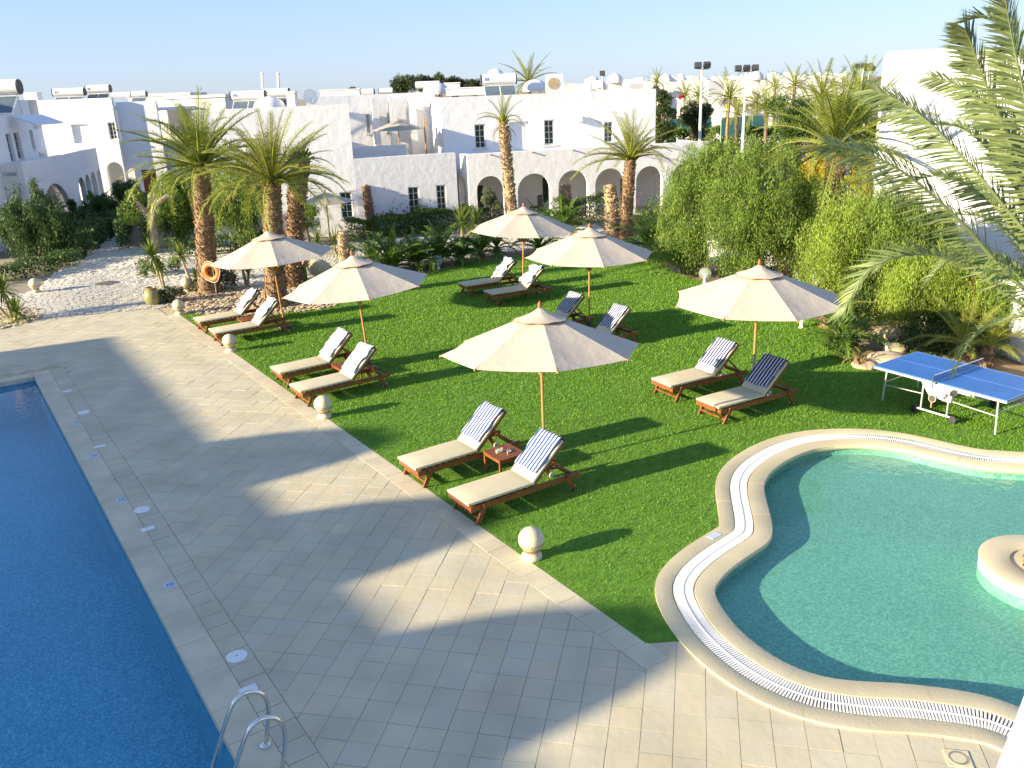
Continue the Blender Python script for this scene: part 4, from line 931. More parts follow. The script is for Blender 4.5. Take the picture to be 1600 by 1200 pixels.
# ================================================================== BUILDINGS
class Wall:
    """vertical wall p0->p1 (front face line), thickness away from the camera, with rectangular or arched openings"""
    def __init__(s, p0, p1, z0, z1, th=.35, back=None):
        s.p0 = np.array(p0[:2], float); s.p1 = np.array(p1[:2], float); s.d = s.p1 - s.p0; s.L = float(np.hypot(*s.d)); s.d /= s.L
        s.n = np.array([-s.d[1], s.d[0]])
        if back is not None:
            if s.n @ (np.array(back[:2]) - s.p0) < 0: s.n = -s.n
        elif s.n @ ((s.p0 + s.p1) / 2) < 0: s.n = -s.n
        s.z0, s.z1, s.th, s.ops = z0, z1, th, []
    def uz(s, px, py):
        r = ray(px, py); M_ = np.array([[r[0], -s.d[0]], [r[1], -s.d[1]]]); k, u = np.linalg.solve(M_, s.p0); return float(u), float(CAMH + r[2] * k)
    def P(s, u, z, dep=0.0):
        q = s.p0 + s.d * u + s.n * dep; return (q[0], q[1], z)
    def op(s, x0, y0, x1, y1, arch=False, zb=None):
        u0, zt = s.uz(x0, y0); u1, _ = s.uz(x1, y0); _, zt = s.uz((x0 + x1) / 2, y0); _, zz = s.uz((x0 + x1) / 2, y1)
        z_b = zz if zb is None else zb; o = (max(u0, .05), min(u1, s.L - .05), max(z_b, s.z0), min(zt, s.z1 - .08), arch); s.ops.append(o); return o
    def poly(s, mb, pts):
        k = len(pts); vs = [s.P(u, z) for u, z in pts] + [s.P(u, z, s.th) for u, z in pts]
        mb.add(vs, [tuple(range(k)), tuple(range(2 * k - 1, k - 1, -1))] + [(i, k + i, k + (i + 1) % k, (i + 1) % k) for i in range(k)])
    def build(s, parent, m='stucco', name='wall'):
        mb = MB(); u = 0.0
        for (u0, u1, zb, zt, arch) in sorted(s.ops):
            if u0 > u: s.poly(mb, [(u, s.z0), (u0, s.z0), (u0, s.z1), (u, s.z1)])
            if zb > s.z0 + .01: s.poly(mb, [(u0, s.z0), (u1, s.z0), (u1, zb), (u0, zb)])
            if arch:
                r = (u1 - u0) / 2; zs = max(zb + .1, zt - r); rz = zt - zs; c = (u0 + u1) / 2; K = 12
                a = [(c - r * cos(pi * i / K), zs + rz * sin(pi * i / K)) for i in range(K + 1)]
                for i in range(K): s.poly(mb, [a[i], a[i + 1], (a[i + 1][0], s.z1), (a[i][0], s.z1)])
            else: s.poly(mb, [(u0, zt), (u1, zt), (u1, s.z1), (u0, s.z1)])
            u = u1
        if u < s.L: s.poly(mb, [(u, s.z0), (s.L, s.z0), (s.L, s.z1), (u, s.z1)])
        return mb.build(name, m, parent)
    def window(s, parent, o, nx=2, nz=4, dep=.10, pane='window_pane', sill=True):
        u0, u1, zb, zt, _ = o; f = MB(); fw = .06
        def bx(a0, a1, b0, b1, d0, d1):
            f.add([s.P(a0, b0, d0), s.P(a1, b0, d0), s.P(a1, b1, d0), s.P(a0, b1, d0), s.P(a0, b0, d1), s.P(a1, b0, d1), s.P(a1, b1, d1), s.P(a0, b1, d1)], [(0, 1, 2, 3), (7, 6, 5, 4), (0, 4, 5, 1), (1, 5, 6, 2), (2, 6, 7, 3), (3, 7, 4, 0)])
        bx(u0, u0 + fw, zb, zt, dep, dep + .06); bx(u1 - fw, u1, zb, zt, dep, dep + .06); bx(u0 + fw, u1 - fw, zb, zb + fw, dep, dep + .06); bx(u0 + fw, u1 - fw, zt - fw, zt, dep, dep + .06)
        for i in range(1, nx): x = u0 + (u1 - u0) * i / nx; bx(x - .018, x + .018, zb + fw, zt - fw, dep + .01, dep + .05)
        for i in range(1, nz): z = zb + (zt - zb) * i / nz; bx(u0 + fw, u1 - fw, z - .012, z + .012, dep + .015, dep + .045)
        if sill: bx(u0 - .12, u1 + .12, zb - .10, zb - .002, -.05, .09)
        w = f.build('window', 'window_frame', parent)
        MB().add([s.P(u0, zb, dep + .055), s.P(u1, zb, dep + .055), s.P(u1, zt, dep + .055), s.P(u0, zt, dep + .055)], [(0, 1, 2, 3)]).build('pane', pane, w)
        return w
    def panel(s, parent, o, m, name='door', dep=.15):
        u0, u1, zb, zt, _ = o
        MB().add([s.P(u0, zb, dep), s.P(u1, zb, dep), s.P(u1, zt, dep), s.P(u0, zt, dep), s.P(u0, zb, dep + .05), s.P(u1, zb, dep + .05), s.P(u1, zt, dep + .05), s.P(u0, zt, dep + .05)], [(0, 1, 2, 3), (7, 6, 5, 4), (0, 4, 5, 1), (1, 5, 6, 2), (2, 6, 7, 3), (3, 7, 4, 0)]).build(name, m, parent)
def slab(parent, pts, z0, z1, name='roof', m='stucco_fine'): return MB().prism([tuple(p[:2]) for p in pts], z0, z1).build(name, m, parent)
def gx(px, D): p = at(px, 300, D); return np.array([p[0], D])

# ---- arcaded villa (centre right)
v2 = thing('arcaded_villa', 'white two storey villa with a row of arches and a flat roof, centre right', 'building')
a0, a1 = gx(733, 43.3), gx(1105, 46.0)
w = Wall(a0, a1, 0, 3.52)
for x0, x1, yt in ((744, 787, 275), (808, 860, 271), (872, 919, 266), (930, 977, 263), (994, 1036, 259.5), (1050, 1089, 256)): w.op(x0, yt, x1, 340, True, 0.0)
w.build(v2)
bd = w.n; ub = [a0 + bd * 2.6 - w.d * .75, a1 + bd * 2.6]
u_r = Wall(ub[0], ub[1], 0, 6.2).uz(1024, 200)[0]
up0 = ub[0]; up1 = ub[0] + w.d * u_r
uw = Wall(up0, up1, 0, 6.2)
for x0, y0, x1, y1 in ((741, 194, 758, 232), (850, 187, 866, 226), (944, 190, 958, 222)): uw.window(v2, uw.op(x0, y0, x1, y1))
dr = uw.op(795, 190, 826, 234); uw.panel(v2, dr, 'shutter_white', 'door')
lo = []
for x0, y0, x1, y1 in ((745, 292, 757, 322), (848, 278, 857, 316)): uw.ops.append(uw.op(x0, y0, x1, y1)) if False else None
uw.build(v2)
low = Wall(up0 - bd * .02, up1 - bd * .02, 0, 2.4)
for x0, y0, x1, y1 in ((746, 290, 756, 324), (848, 278, 857, 316), (970, 280, 977, 306)):
    u0, zt = low.uz(x0, y0); u1, zb = low.uz(x1, y1); MB().add([low.P(u0, max(zb, .1), -.02), low.P(u1, max(zb, .1), -.02), low.P(u1, zt, -.02), low.P(u0, zt, -.02), low.P(u0, max(zb, .1), .03), low.P(u1, max(zb, .1), .03), low.P(u1, zt, .03), low.P(u0, zt, .03)], [(0, 1, 2, 3), (0, 4, 5, 1), (1, 5, 6, 2), (2, 6, 7, 3), (3, 7, 4, 0)]).build('pane', 'window_pane', v2)
Wall(up1 + w.d * .01, ub[1], 0, 3.3).build(v2)
rs = Wall(a1 - w.d * .36, a1 - w.d * .36 + bd * 2.6, 0, 3.5, .34, back=a0); rs.p0 = rs.p0 + bd * .36; rs.L -= .36; rs.build(v2)
ls0, ls1 = a0 + bd * .36 + w.d * .001, ub[0] - w.d * .02
lw = Wall(ls1, ls0, 0, 3.5, .3, back=a1); lw.op(716, 276, 727, 330, True, 0.0); lw.build(v2)
slab(v2, [a0 + bd * .36 + w.d * .3, a1 + bd * .36 - w.d * .37, ub[1] - bd * .01 - w.d * .37, ub[0] - bd * .01 + w.d * .3], 2.95, 3.1, 'terrace_floor')
slab(v2, [a0 - bd * .1, a1 - bd * .1, ub[1] - bd * .01, ub[0] - bd * .01], -.02, .05, 'arcade_floor', 'coping')
slab(v2, [up0 + bd * .36, up1 + bd * .36, up1 + bd * 8, up0 + bd * 8], 5.7, 5.85)
for q0, q1, bk in ((up0, up0 + bd * 8, up1), (up1, up1 + bd * 8, up0)):
    e = Wall(q0 + bd * .352, q1, 3.2, 6.2, .3, back=bk); e.build(v2)
for px, py in ((905, 186),):
    u, z = uw.uz(px, py); uw_l = MB(); c = uw.P(u, z, -.12); uw_l.box(c, (.22, .24, .30), atan2(w.d[1], w.d[0])); uw_l.build('wall_lamp', 'white_plastic', v2)
for px, py in ((766, 241), (831, 237), (895, 234), (953, 230), (1015, 226)):
    u, z = w.uz(px, py); MB().tube([w.P(u, z, .1), w.P(u, z - .04, -.14)], .035, 8).build('rain_spout', 'terracotta', v2)
# ---- terrace villa (centre left)
v1 = thing('terrace_villa', 'white villa with a tall blank block and an open roof terrace, centre left', 'building')
b0, b1, b2 = gx(318, 40.6), gx(557, 42.0), gx(715, 43.3)
w1 = Wall(b0, b1, 0, 6.1); w1.window(v1, w1.op(530, 300, 549, 341)); w1.build(v1)
w2 = Wall(b1 + (b2 - b1) * .0005, b2, 0, 3.62)
for q in ((637, 292, 654, 333), (681, 289, 696, 329)): w2.window(v1, w2.op(*q))
w2.build(v1)
n1 = w2.n
e = Wall(b1 + w1.n * .352, b1 + w1.n * 2.2, 2.6, 6.1, .3, back=b0); e.build(v1)
e = Wall(b0 + w1.n * .352, b0 + w1.n * 2.2, 0, 6.1, .3, back=b1); e.build(v1)
bq = b0 + (b1 - b0) * .58; slab(v1, [b0 + w1.n * 2.21, bq + w1.n * 2.21, bq + w1.n * 7, b0 + w1.n * 7], 0, 5.0, 'rear_block')
slab(v1, [b0 + w1.n * .36 + w1.d * .31, b1 + w1.n * .36 - w1.d * .31, b1 + w1.n * 2.2 - w1.d * .31, b0 + w1.n * 2.2 + w1.d * .31], 5.6, 5.75)
slab(v1, [b1 + n1 * .36, b2 + n1 * .36, b2 + n1 * 7, b1 + n1 * 7], 2.75, 2.9, 'terrace_floor', 'coping')
bk0, bk1 = b1 + n1 * 7 - w2.d * 1.5, b2 + n1 * 7 + w2.d * .5
bw = Wall(bk0, bk1, 2.6, 6.5); bw.window(v1, bw.op(571, 178, 577, 208)); bw.window(v1, bw.op(604, 176, 610, 206)); bw.build(v1)
for px in (585, 612, 642):
    u, _ = bw.uz(px, 190); p = np.array(bw.P(u, 0, -.6))[:2]; MB().box((p[0], p[1], 4.5), (.35, .6, 3.6), atan2(w2.d[1], w2.d[0])).build('buttress', 'stucco_fine', v1)
pp = at(663, 190, 46.5); MB().tube([(pp[0], pp[1], 2.9), (pp[0], pp[1], 5.3)], .05, 8).build('post', 'pole_wood', v1, True)
lowp = Wall(b1 + n1 * 2.6, b2 + n1 * 2.6 - w2.d * 2.0, 2.9, 4.0, .2); lowp.build(v1, 'stucco_fine', 'terrace_partition')

# ---- shaded wing and end wall (left)
vl = thing('left_wing', 'white left wing with a shaded arched porch and narrow arches', 'building')
l0, l1 = gx(-40, 39.0), gx(74, 53.0)
wl_ = Wall(l0, l1, 0, 6.95, .35, back=(-60, 40))
for q in ((8, 208, 16, 256), (20, 206, 29, 252), (45, 203, 50, 236), (66, 200, 73, 236)): wl_.window(vl, wl_.op(*q), 1, 3)
wl_.build(vl, 'stucco_fine')
q0, q1, q2 = gx(43, 44.0), gx(111, 50.0), gx(163, 58.0)
wp = Wall(q0, q1, 0, 3.95, .3, back=(-60, 45)); wp.op(58, 287, 107, 350, True, 0.0); wp.build(vl, 'stucco_fine')
wa = Wall(q1 + (q2 - q1) * .001, q2, 0, 3.9, .3, back=(-60, 55))
for x0, x1, yt in ((120, 131, 277), (131.5, 139, 272.5), (140.5, 148, 268.7), (150, 157.5, 264.5)): wa.op(x0, yt, x1, 340, True, 0.0)
wa.build(vl, 'stucco_fine')
slab(vl, [q0 + wp.n * .31, q1 + wp.n * .31, q1 + wp.n * 3.6, q0 + wp.n * 1.0], 3.3, 3.5, 'porch_roof'); slab(vl, [q1 + wa.n * .31, q2 + wa.n * .31, q2 + wa.n * 3.5, q1 + wa.n * 3.6], 3.3, 3.48, 'porch_roof')
fr = Wall(q0 + wp.n * .31, q0 + wp.n * 1.6, 0, 3.95, .3, back=q1); fr.build(vl, 'stucco_fine')
aw = Wall(q1 + wa.n * 2.4, q2 + wa.n * 2.4, 0, 3.3, .2, back=(-60, 55)); aw.build(vl, 'stucco_fine')
for k in range(4): c = q0 + (q1 - q0) * (.45 + k * .12) + wp.n * .9; MB().box((c[0], c[1], 1.4), (.05, .5, 2.6), .2 + k * .1).build('curtain', 'shutter_white', vl)
c = at(62, 192, 49.0); MB().add([(c[0] - .6, c[1] - 1.4, c[2] + .35), (c[0] + .5, c[1] - 1.4, c[2] - .1), (c[0] + .5, c[1] + 1.6, c[2] - .1), (c[0] - .6, c[1] + 1.6, c[2] + .35), (c[0] - .6, c[1] - 1.4, c[2] + .43), (c[0] + .5, c[1] - 1.4, c[2] - .02), (c[0] + .5, c[1] + 1.6, c[2] - .02), (c[0] - .6, c[1] + 1.6, c[2] + .43)], [(0, 3, 2, 1), (4, 5, 6, 7), (0, 1, 5, 4), (1, 2, 6, 5), (2, 3, 7, 6), (3, 0, 4, 7)]).build('window_canopy', 'shutter_white', vl)
ve = thing('entrance_house', 'white rough plastered house with arched niche and brown door at the path end', 'building')
e0, e1, e2 = gx(60, 59.6), gx(200, 59.6), gx(262, 60.0)
we = Wall(e0, e1, 3.8, 6.95); we.window(ve, we.op(167, 191, 181, 218)); rec = we.op(110, 194, 138, 224); we.panel(ve, rec, 'shutter_white', 'shutter', .22); we.build(ve)
wlow = Wall(e0, e1, 0, 3.799); wlow.op(164, 253, 198, 330, True, 0.3); wlow.build(ve)
iw = Wall(e0 + we.n * 1.6, e1 + we.n * 1.6 + we.d * 4, 0, 4); iw.build(ve, 'stucco_fine', 'niche_wall')
we2 = Wall(e1 + we.d * .002 + we.n * .5, e2 + we.n * .5, 0, 6.65); dd = we2.op(220, 265, 243, 306, False); we2.panel(ve, dd, 'door_wood', 'door', .2); we2.build(ve)
slab(ve, [e0 + we.n * .36, e1 + we.n * .36, e1 + we.n * 8, e0 + we.n * 8], 6.2, 6.4); slab(ve, [e1 + we.n * .86, e2 + we.n * .86, e2 + we.n * 8, e1 + we.n * 8], 6.0, 6.2)
u, z = we2.uz(232, 306)
for k in range(4): c = we2.P(u, 0, -.4 - k * .38); MB().box((c[0], c[1], .5 * (4 - k) * .14), (3.0, .38, (4 - k) * .14), atan2(we.d[1], we.d[0])).build('step', 'coping', ve)
# ---- white house at right behind the palm
vr = thing('corner_house', 'bright white cubic house behind the big palm at right', 'building')
f0, f1 = at(1383, 120, 29)[:2], at(1497, 120, 28.2)[:2]
wr = Wall(f0, f1, 0, 7.15); wr.build(vr, 'stucco_fine')
sd_ = np.array([.35, 1.0]); sd_ /= np.hypot(*sd_); e = Wall(f0 + wr.n * .352, f0 + wr.n * 8, 0, 7.1, .3, back=f1); e.build(vr, 'stucco_fine')
g0, g1 = f1 + wr.n * .02 + wr.d * .01, at(1690, 120, 26.2)[:2]; wr2 = Wall(g0, g1, 0, 6.9); wr2.window(vr, wr2.op(1508, 168, 1535, 178), 1, 1); wr2.build(vr, 'stucco_fine')
slab(vr, [f0 + wr.n * .36 + wr.d * .31, f1 + wr.n * .36, f1 + wr.n * 8, f0 + wr.n * 8 + wr.d * .31], 6.7, 6.85)
h0, h1 = at(1374, 200, 26.5)[:2], at(1620, 200, 24.4)[:2]; wh = Wall(h0, h1, 0, 4.9)
mb = MB(); hz = [wh.uz(1374, 196)[1], wh.uz(1392, 184)[1], wh.uz(1415, 180)[1], wh.uz(1445, 196)[1], wh.uz(1482, 222)[1], wh.uz(1610, 225)[1]]; hu = [0, wh.uz(1392, 190)[0], wh.uz(1415, 190)[0], wh.uz(1445, 190)[0], wh.uz(1482, 220)[0], wh.L]
wh.poly(mb, [(0, 0), (wh.L, 0)] + [(u, z) for u, z in reversed(list(zip(hu, hz)))]); mb.build('gable_wall', 'stucco_fine', vr)
e = Wall(h0 + wh.n * .352, h0 + wh.n * 3.0, 0, hz[0], .3, back=h1); e.build(vr, 'stucco_fine')
# ---- garden boundary wall
k0, k1, k2 = G(1700, 608)[:2], G(1300, 452)[:2], G(1085, 402)[:2]
bwall = thing('boundary_wall', 'low white garden wall behind the trees at right', 'wall')
for q0, q1, h_ in ((k1, k0, 1.75), (k2, k1 - (k1 - k2) * .002, 1.75)): Wall(q0, q1, 0, h_, .22).build(bwall, 'stucco_fine')
MB().bar((*(k1 + (k0 - k1) * .0), 1.78), (*k0, 1.78), .32, .06).build('wall_cap', 'stucco_fine', bwall)
# ---- hotel wing beside the long pool (out of frame, it shades the deck)
hw = thing('hotel_wing', 'white hotel wing with vaulted roof bumps along the far side of the long pool', 'building')
def HW(t, dep): p = E0 - N * (18 + dep) + A * t; return p
wz = Wall(HW(-6.4, 0), HW(24, 0), 0, 5.92, .4, back=HW(0, 10))
for k in range(9):
    u0 = 1.4 + k * 3.2; wz.ops.append((u0, u0 + 1.3, 1.0, 2.5, False)); wz.window(hw, wz.ops[-1])
wz.build(hw, 'stucco_fine')
for t_ in (-6.4, 24): e = Wall(HW(t_, .402), HW(t_, 9), 0, 5.92, .3, back=HW(10, 4)); e.build(hw, 'stucco_fine')
slab(hw, [HW(-6.09, .41), HW(23.69, .41), HW(23.69, 9), HW(-6.09, 9)], 5.5, 5.7)
for t_ in (3.81, 7.8, 11.85):
    pr = [(0, 0), (.30, .42), (.62, .66), (1.05, .86), (1.75, .90), (2.1, .74), (2.35, .50), (2.62, 0)]; mb = MB(); k = len(pr); vs = []
    for dep in (.0, 1.1): vs += [(*HW(t_ + u, dep), 5.921 + z) for u, z in pr]
    mb.add(vs, [tuple(range(k)), tuple(range(2 * k - 1, k - 1, -1))] + [(i, k + i, k + i + 1, i + 1) for i in range(k - 1)]); mb.build('roof_vault', 'stucco_fine', hw)

# ---- roof equipment
def heater(label, px, py, D, L, r, rz=0.0, panel=True, logo=True):
    p = at(px, py, D); t = thing('solar_water_heater', label, 'water heater', tuple(p), rz, 'solar water heaters on the roofs')
    MB().tube([(-L / 2, 0, 0), (L / 2, 0, 0)], r, 20).build('tank', 'tank_white', t, True)
    for s in (-1, 1): MB().tube([(s * L / 2, 0, 0), (s * (L / 2 + .07), 0, 0)], r * .98, 20).build('end_cap', 'black_cap', t, True)
    if panel:
        pn_ = MB().add([(-L * .46, -r * .4, -r * 1.1), (L * .46, -r * .4, -r * 1.1), (L * .46, -1.15, -r - .85), (-L * .46, -1.15, -r - .85), (-L * .46, -r * .4, -r * 1.1 - .08), (L * .46, -r * .4, -r * 1.1 - .08), (L * .46, -1.15, -r - .93), (-L * .46, -1.15, -r - .93)], [(0, 3, 2, 1), (4, 5, 6, 7), (0, 1, 5, 4), (1, 2, 6, 5), (2, 3, 7, 6), (3, 0, 4, 7)]).build('collector_frame', 'tank_white', t)
        for a, b_ in ((-.44, -.02), (.02, .44)):
            MB().add([(L * a, -r * .4 - .05, -r * 1.1 - .02), (L * b_, -r * .4 - .05, -r * 1.1 - .02), (L * b_, -1.10, -r - .80), (L * a, -1.10, -r - .80)], [(0, 3, 2, 1)]).build('glazing', 'collector_glass', pn_)
    st = MB()
    for s in (-1, 1): st.bar((s * L * .42, .05, -r * .8), (s * L * .42, .25, -r - .95), .04, .04); st.bar((s * L * .42, .0, -r * .9), (s * L * .42, -.5, -r - .5), .04, .04)
    st.build('stand', 'painted_metal', t)
    if logo:
        for k, a in enumerate((-.40, -.33)): MB().box((L * a, -r * .995, .02), (L * .05, .012, r * .5)).build('emblem', 'logo_blue', t)
heater('large solar water heater tank at the far left roof edge', -8, 137, 44, 2.2, .36, .1)
heater('solar water heater with dark panel on the end house roof, left of two', 108, 144, 61, 2.0, .26, .05)
heater('solar water heater on the end house roof, right of the dark panelled one', 154, 139, 62, 1.5, .27, .05, logo=True)
heater('small low solar tank third from left on the end house roof', 187, 148, 64, 1.5, .17, .05, False, False)
heater('small solar tank at the right end of the end house roof', 217, 147, 64, 1.0, .20, .05, True, False)
heater('left solar water heater on the tall blank block behind the palm', 388, 149, 46, 1.65, .23, .03)
heater('right solar water heater on the tall blank block beside two pipes', 431, 145, 47, 1.3, .22, .03)
heater('solar water heater with blue emblem on the arcaded villa roof', 779, 124, 52.5, 1.95, .30, .12)
heater('small far solar tank behind the terrace, left', 570, 144, 75, 1.5, .26, 0, False, False)
heater('small far solar tank behind the terrace, right', 603, 142, 80, 1.2, .24, 0, False, False)
heater('white solar tank in front of the dark pines', 668, 133, 72, 1.9, .30, 0, False, False)
p = at(866, 130, 52); t = thing('air_conditioner', 'white boxy air conditioner with round fan on the arcaded villa roof', 'air conditioner', tuple(p), .1)
MB().box((0, 0, 0), (.95, .45, .95)).build('casing', 'tank_white', t); MB().lathe([(.002, -.01), (.30, -.01), (.33, .0), (.33, .03), (.002, .03)], 24, (-.08, -.235, -.02), Matrix.Rotation(pi / 2, 3, 'X')).build('fan_grille', 'thatch', t, True)
MB().box((0, 0, -.55), (.8, .35, .16)).build('plinth', 'stucco_fine', t)
p = at(486, 152, 44); t = thing('satellite_dish', 'round white satellite dish on the tall blank block', 'satellite dish', tuple(p), .5)
MB().lathe([(.002, -.06), (.2, -.04), (.38, .04), (.39, .05), (.37, .05), (.2, -.02), (.002, -.04)], 28, mtx=Matrix.Rotation(radians(72), 3, 'X')).build('reflector', 'tank_white', t, True)
MB().tube([(0, .05, 0), (0, .12, -.5), (0, .12, -.8)], .03, 8).bar((0, -.02, -.3), (0, -.42, -.05), .02, .02).build('mount', 'painted_metal', t)
for px, lab in ((411, 'left of two thin white roof pipes'), (436, 'right of two thin white roof pipes')):
    p0, p1 = at(px, 160, 48), at(px - 1, 117, 48); tag(MB().tube([p0, p1], [.09, .07], 10).lathe([(.08, 0), (.10, .02), (.10, .1), (.02, .12)], 10, tuple(p1)).build('vent_pipe', 'tank_white', None, True), lab + ' above the tall blank block', 'pipe')
def dome(label, px, py, D, r, m='stucco_fine'):
    p = at(px, py, D); tag(MB().lathe([(r * 1.05, -.25), (r * 1.05, 0)] + [(r * cos(radians(a)), r * .62 * sin(radians(a))) for a in range(10, 90, 16)] + [(.02, r * .63)], 24).build('roof_dome', m, None, True, tuple(p)), label, 'dome')
dome('low white dome on the tall blank block beside the palm', 421, 166, 45, .75)
dome('low cream dome on the terrace villa roof', 681, 141, 58, .8)
dome('white dome on the roof behind the heater with blue emblem', 774, 116, 56, .5)
dome('white dome left of the air conditioner', 836, 136, 58, .75)
for px, py, D, sx, sz, lab in ((52, 152, 62, .9, .5, 'small beige roof box on the end house'), (457, 157, 45, .4, .75, 'small round topped white roof vent right of the pipes'), (707, 136, 60, 1.0, .45, 'white box with a grid on the roof left of the emblem heater'), (735, 143, 56, 3.0, .4, 'low white roof parapet block behind the arcaded villa corner'), (533, 152, 60, 2.6, .9, 'white roof block right of the satellite dish')):
    p = at(px, py, D); tag(MB().box((0, 0, 0), (sx, .7, sz)).box((0, 0, sz / 2 + .03), (sx + .1, .8, .06)).build('roof_box', 'town_wall', None, loc=tuple(p)), lab, 'roof box')
# ---- patio parasols on the villas
def patio_parasol(label, px, py, D, r, zf):
    p = at(px, py, D); t = thing('patio_parasol', label, 'parasol', (p[0], p[1], zf)); h_ = p[2] - zf
    for i in range(8):
        a, b_ = pi / 4 * i + .2, pi / 4 * (i + 1) + .2; vs = [(0, 0, h_), (r * cos(a), r * sin(a), h_ - r * .36), (r * cos(b_), r * sin(b_), h_ - r * .36)]; vs += [(x, y, z - .01) for x, y, z in vs]
        MB().add(vs, [(0, 1, 2), (5, 4, 3), (1, 4, 5, 2)]).build('canopy_panel', 'far_canvas', t)
    MB().tube([(0, 0, 0), (0, 0, h_ + .12)], .03, 8).build('pole', 'pole_wood', t, True); MB().lathe([(.2, 0), (.2, .06), (.03, .08)], 12).build('foot', 'dark_metal', t)
patio_parasol('shaded beige parasol on the upper roof terrace', 621, 187, 46.0, 1.35, 2.9)
patio_parasol('beige patio parasol by the ground floor window left of centre', 508, 300, 39.5, 1.25, 0)
# ---- floodlight masts and court screens
def mast(label, px, py, D, heads, zb=0):
    p = at(px, py, D); t = thing('floodlight_mast', label, 'floodlight', (p[0], p[1], zb), 0, 'floodlight masts beyond the villas'); h_ = p[2] - zb
    MB().tube([(0, 0, 0), (0, 0, h_)], [.13, .075], 8).build('pole', 'tank_white', t, True); MB().box((0, 0, h_), (.35 * heads + .2, .07, .07)).build('crossarm', 'painted_metal', t)
    for i in range(heads):
        x = (i - (heads - 1) / 2) * .62; MB().box((x, -.1, h_ + .25), (.46, .30, .36), mtx=Matrix.Rotation(.5 if i % 2 else -.35, 3, 'X')).build('lamp_head', 'dark_metal', t)
mast('floodlight mast just right of the arcaded villa, two lamp heads', 1097, 108, 62, 2)
mast('floodlight mast with three lamp heads, second from the villa', 1166, 112, 66, 3)
mast('short floodlight mast above the arcaded villa roof', 941, 119, 82, 1)
mast('distant floodlight mast left of a close pair near the corner house', 1349, 107, 85, 3)
mast('distant floodlight mast right of a close pair near the corner house', 1358, 111, 92, 2)
for x0, x1, y0, y1, D, lab in ((1040, 1112, 187, 204, 80, 'green mesh tennis court screen behind the left floodlight mast'), (1127, 1200, 184, 206, 76, 'green mesh tennis court screen behind the three lamp mast')):
    q0, q1 = at(x0, y0, D), at(x1, y0 - 2, D + 2); zl = at(x0, y1, D)[2]; t = thing('court_screen', lab, 'fence', (q0[0], q0[1], 0)); d_ = q1 - q0
    MB().bar((0, 0, (q0[2] + zl) / 2 - .2), (d_[0], d_[1], (q0[2] + zl) / 2 - .2), .04, q0[2] - zl + .4).build('screen', 'court_screen', t)
    for k in range(4): MB().tube([(d_[0] * k / 3, d_[1] * k / 3 - .05, 0), (d_[0] * k / 3, d_[1] * k / 3 - .05, q0[2] + .05)], .04, 6).build('post', 'court_screen', t)
# ---- far town along the horizon
rt = random.Random(5)
for k in range(46):
    px = 880 + k * 10.2 + rt.uniform(-5, 5) if k < 44 else rt.uniform(560, 640); D = rt.uniform(150, 420); h_ = CAMH + rt.uniform(-4, 4) * D / 1330; p = at(px, 140, D); wd_ = rt.uniform(14, 34) * D / 1330
    if px > 1330: continue
    t = thing('town_house', 'tiny white flat roofed house in the far town along the horizon', 'house', (p[0], p[1], 0), 0, 'far town houses')
    MB().box((0, 0, h_ / 2), (wd_, wd_ * .7, h_), rt.uniform(-.3, .3)).box((wd_ * .1, 0, h_ + .5), (wd_ * .4, wd_ * .3, 1.0), rt.uniform(-.3, .3)).build('wall', 'town_wall', t)
    if rt.random() < .35: MB().lathe([(1.6, 0), (1.5, .6), (1.0, 1.3), (.05, 1.7)], 12, (-wd_ * .2, 0, h_)).build('dome', 'town_wall', t, True)
for px, py, D, wd_, lab in ((1180, 165, 95, 5.5, 'pale low house with thatched top beyond the court screen'), (1148, 166, 100, 3.5, 'cream garden house beyond the court, behind the slim palm'), (1262, 135, 110, 9, 'white villa behind the right palm crown'), (1090, 155, 105, 4, 'small white house left of the slim far palm'), (1205, 150, 120, 8, 'white block behind the three lamp mast'), (262, 150, 75, 5, 'low white roof between the left palms and the end house'), (318, 153, 70, 4.5, 'low white roof just left of the tall blank block')):
    p = at(px, py, D); t = thing('garden_house', lab, 'house', (p[0], p[1], 0)); MB().box((0, 0, p[2] / 2), (wd_, 4, p[2])).build('wall', 'town_wall', t); MB().box((0, 0, p[2] + .1), (wd_ + .2, 4.2, .2)).build('roof', 'thatch' if 90 < D < 100 else 'town_wall', t)

# ================================================================== PLANTS
def palm(label, base, crown, L, n, key='date', r0=.26, r1=.20, e_hi=82, e_lo=-22, proud=.05, tm='trunk', dry=0, D=None, ring=.08, dc=0.0, group=None, seed=None, bud=True):
    if seed is not None: random.seed(seed)
    g = at(base[0], base[1], D) * np.array([1, 1, 0]) if D else G(*base)
    c = at(crown[0], crown[1], g[1] + dc); t = thing('palm_tree', label, 'palm', (g[0], g[1], 0), 0, group); d = c - g
    k = 6; pts = [(d[0] * (i / k) ** 1.25, d[1] * (i / k), d[2] * i / k) for i in range(k + 1)]; rr = [r0 * 1.25] + [r0 + (r1 - r0) * i / k for i in range(1, k + 1)]
    trunk_geo(pts, rr, ring, 11, proud).build('trunk', tm, t)
    cr = MB()
    if bud:
        for i in range(22):
            a = i * 2.4; el = radians(75 - i * 3); dd = Vector((cos(a) * cos(el), sin(a) * cos(el), sin(el))); cr.tube([V3(d) + Vector((0, 0, -.12)), V3(d) + dd * r1 * 1.6], [.07, .03], 5)
    else: cr.lathe([(r1 * .9, -.05), (r1 * .7, .08), (.02, .12)], 10, tuple(d))
    crown_o = cr.build('crown', 'frond_warm' if bud else tm, t)
    if n: put_fronds(crown_o, tuple(d), n, L, key, e_hi, e_lo, az0=random.random() * 6)
    if dry: put_fronds(crown_o, tuple(d - np.array([0, 0, .15])), dry, L * .8, 'dry', -5, -35)
    return t
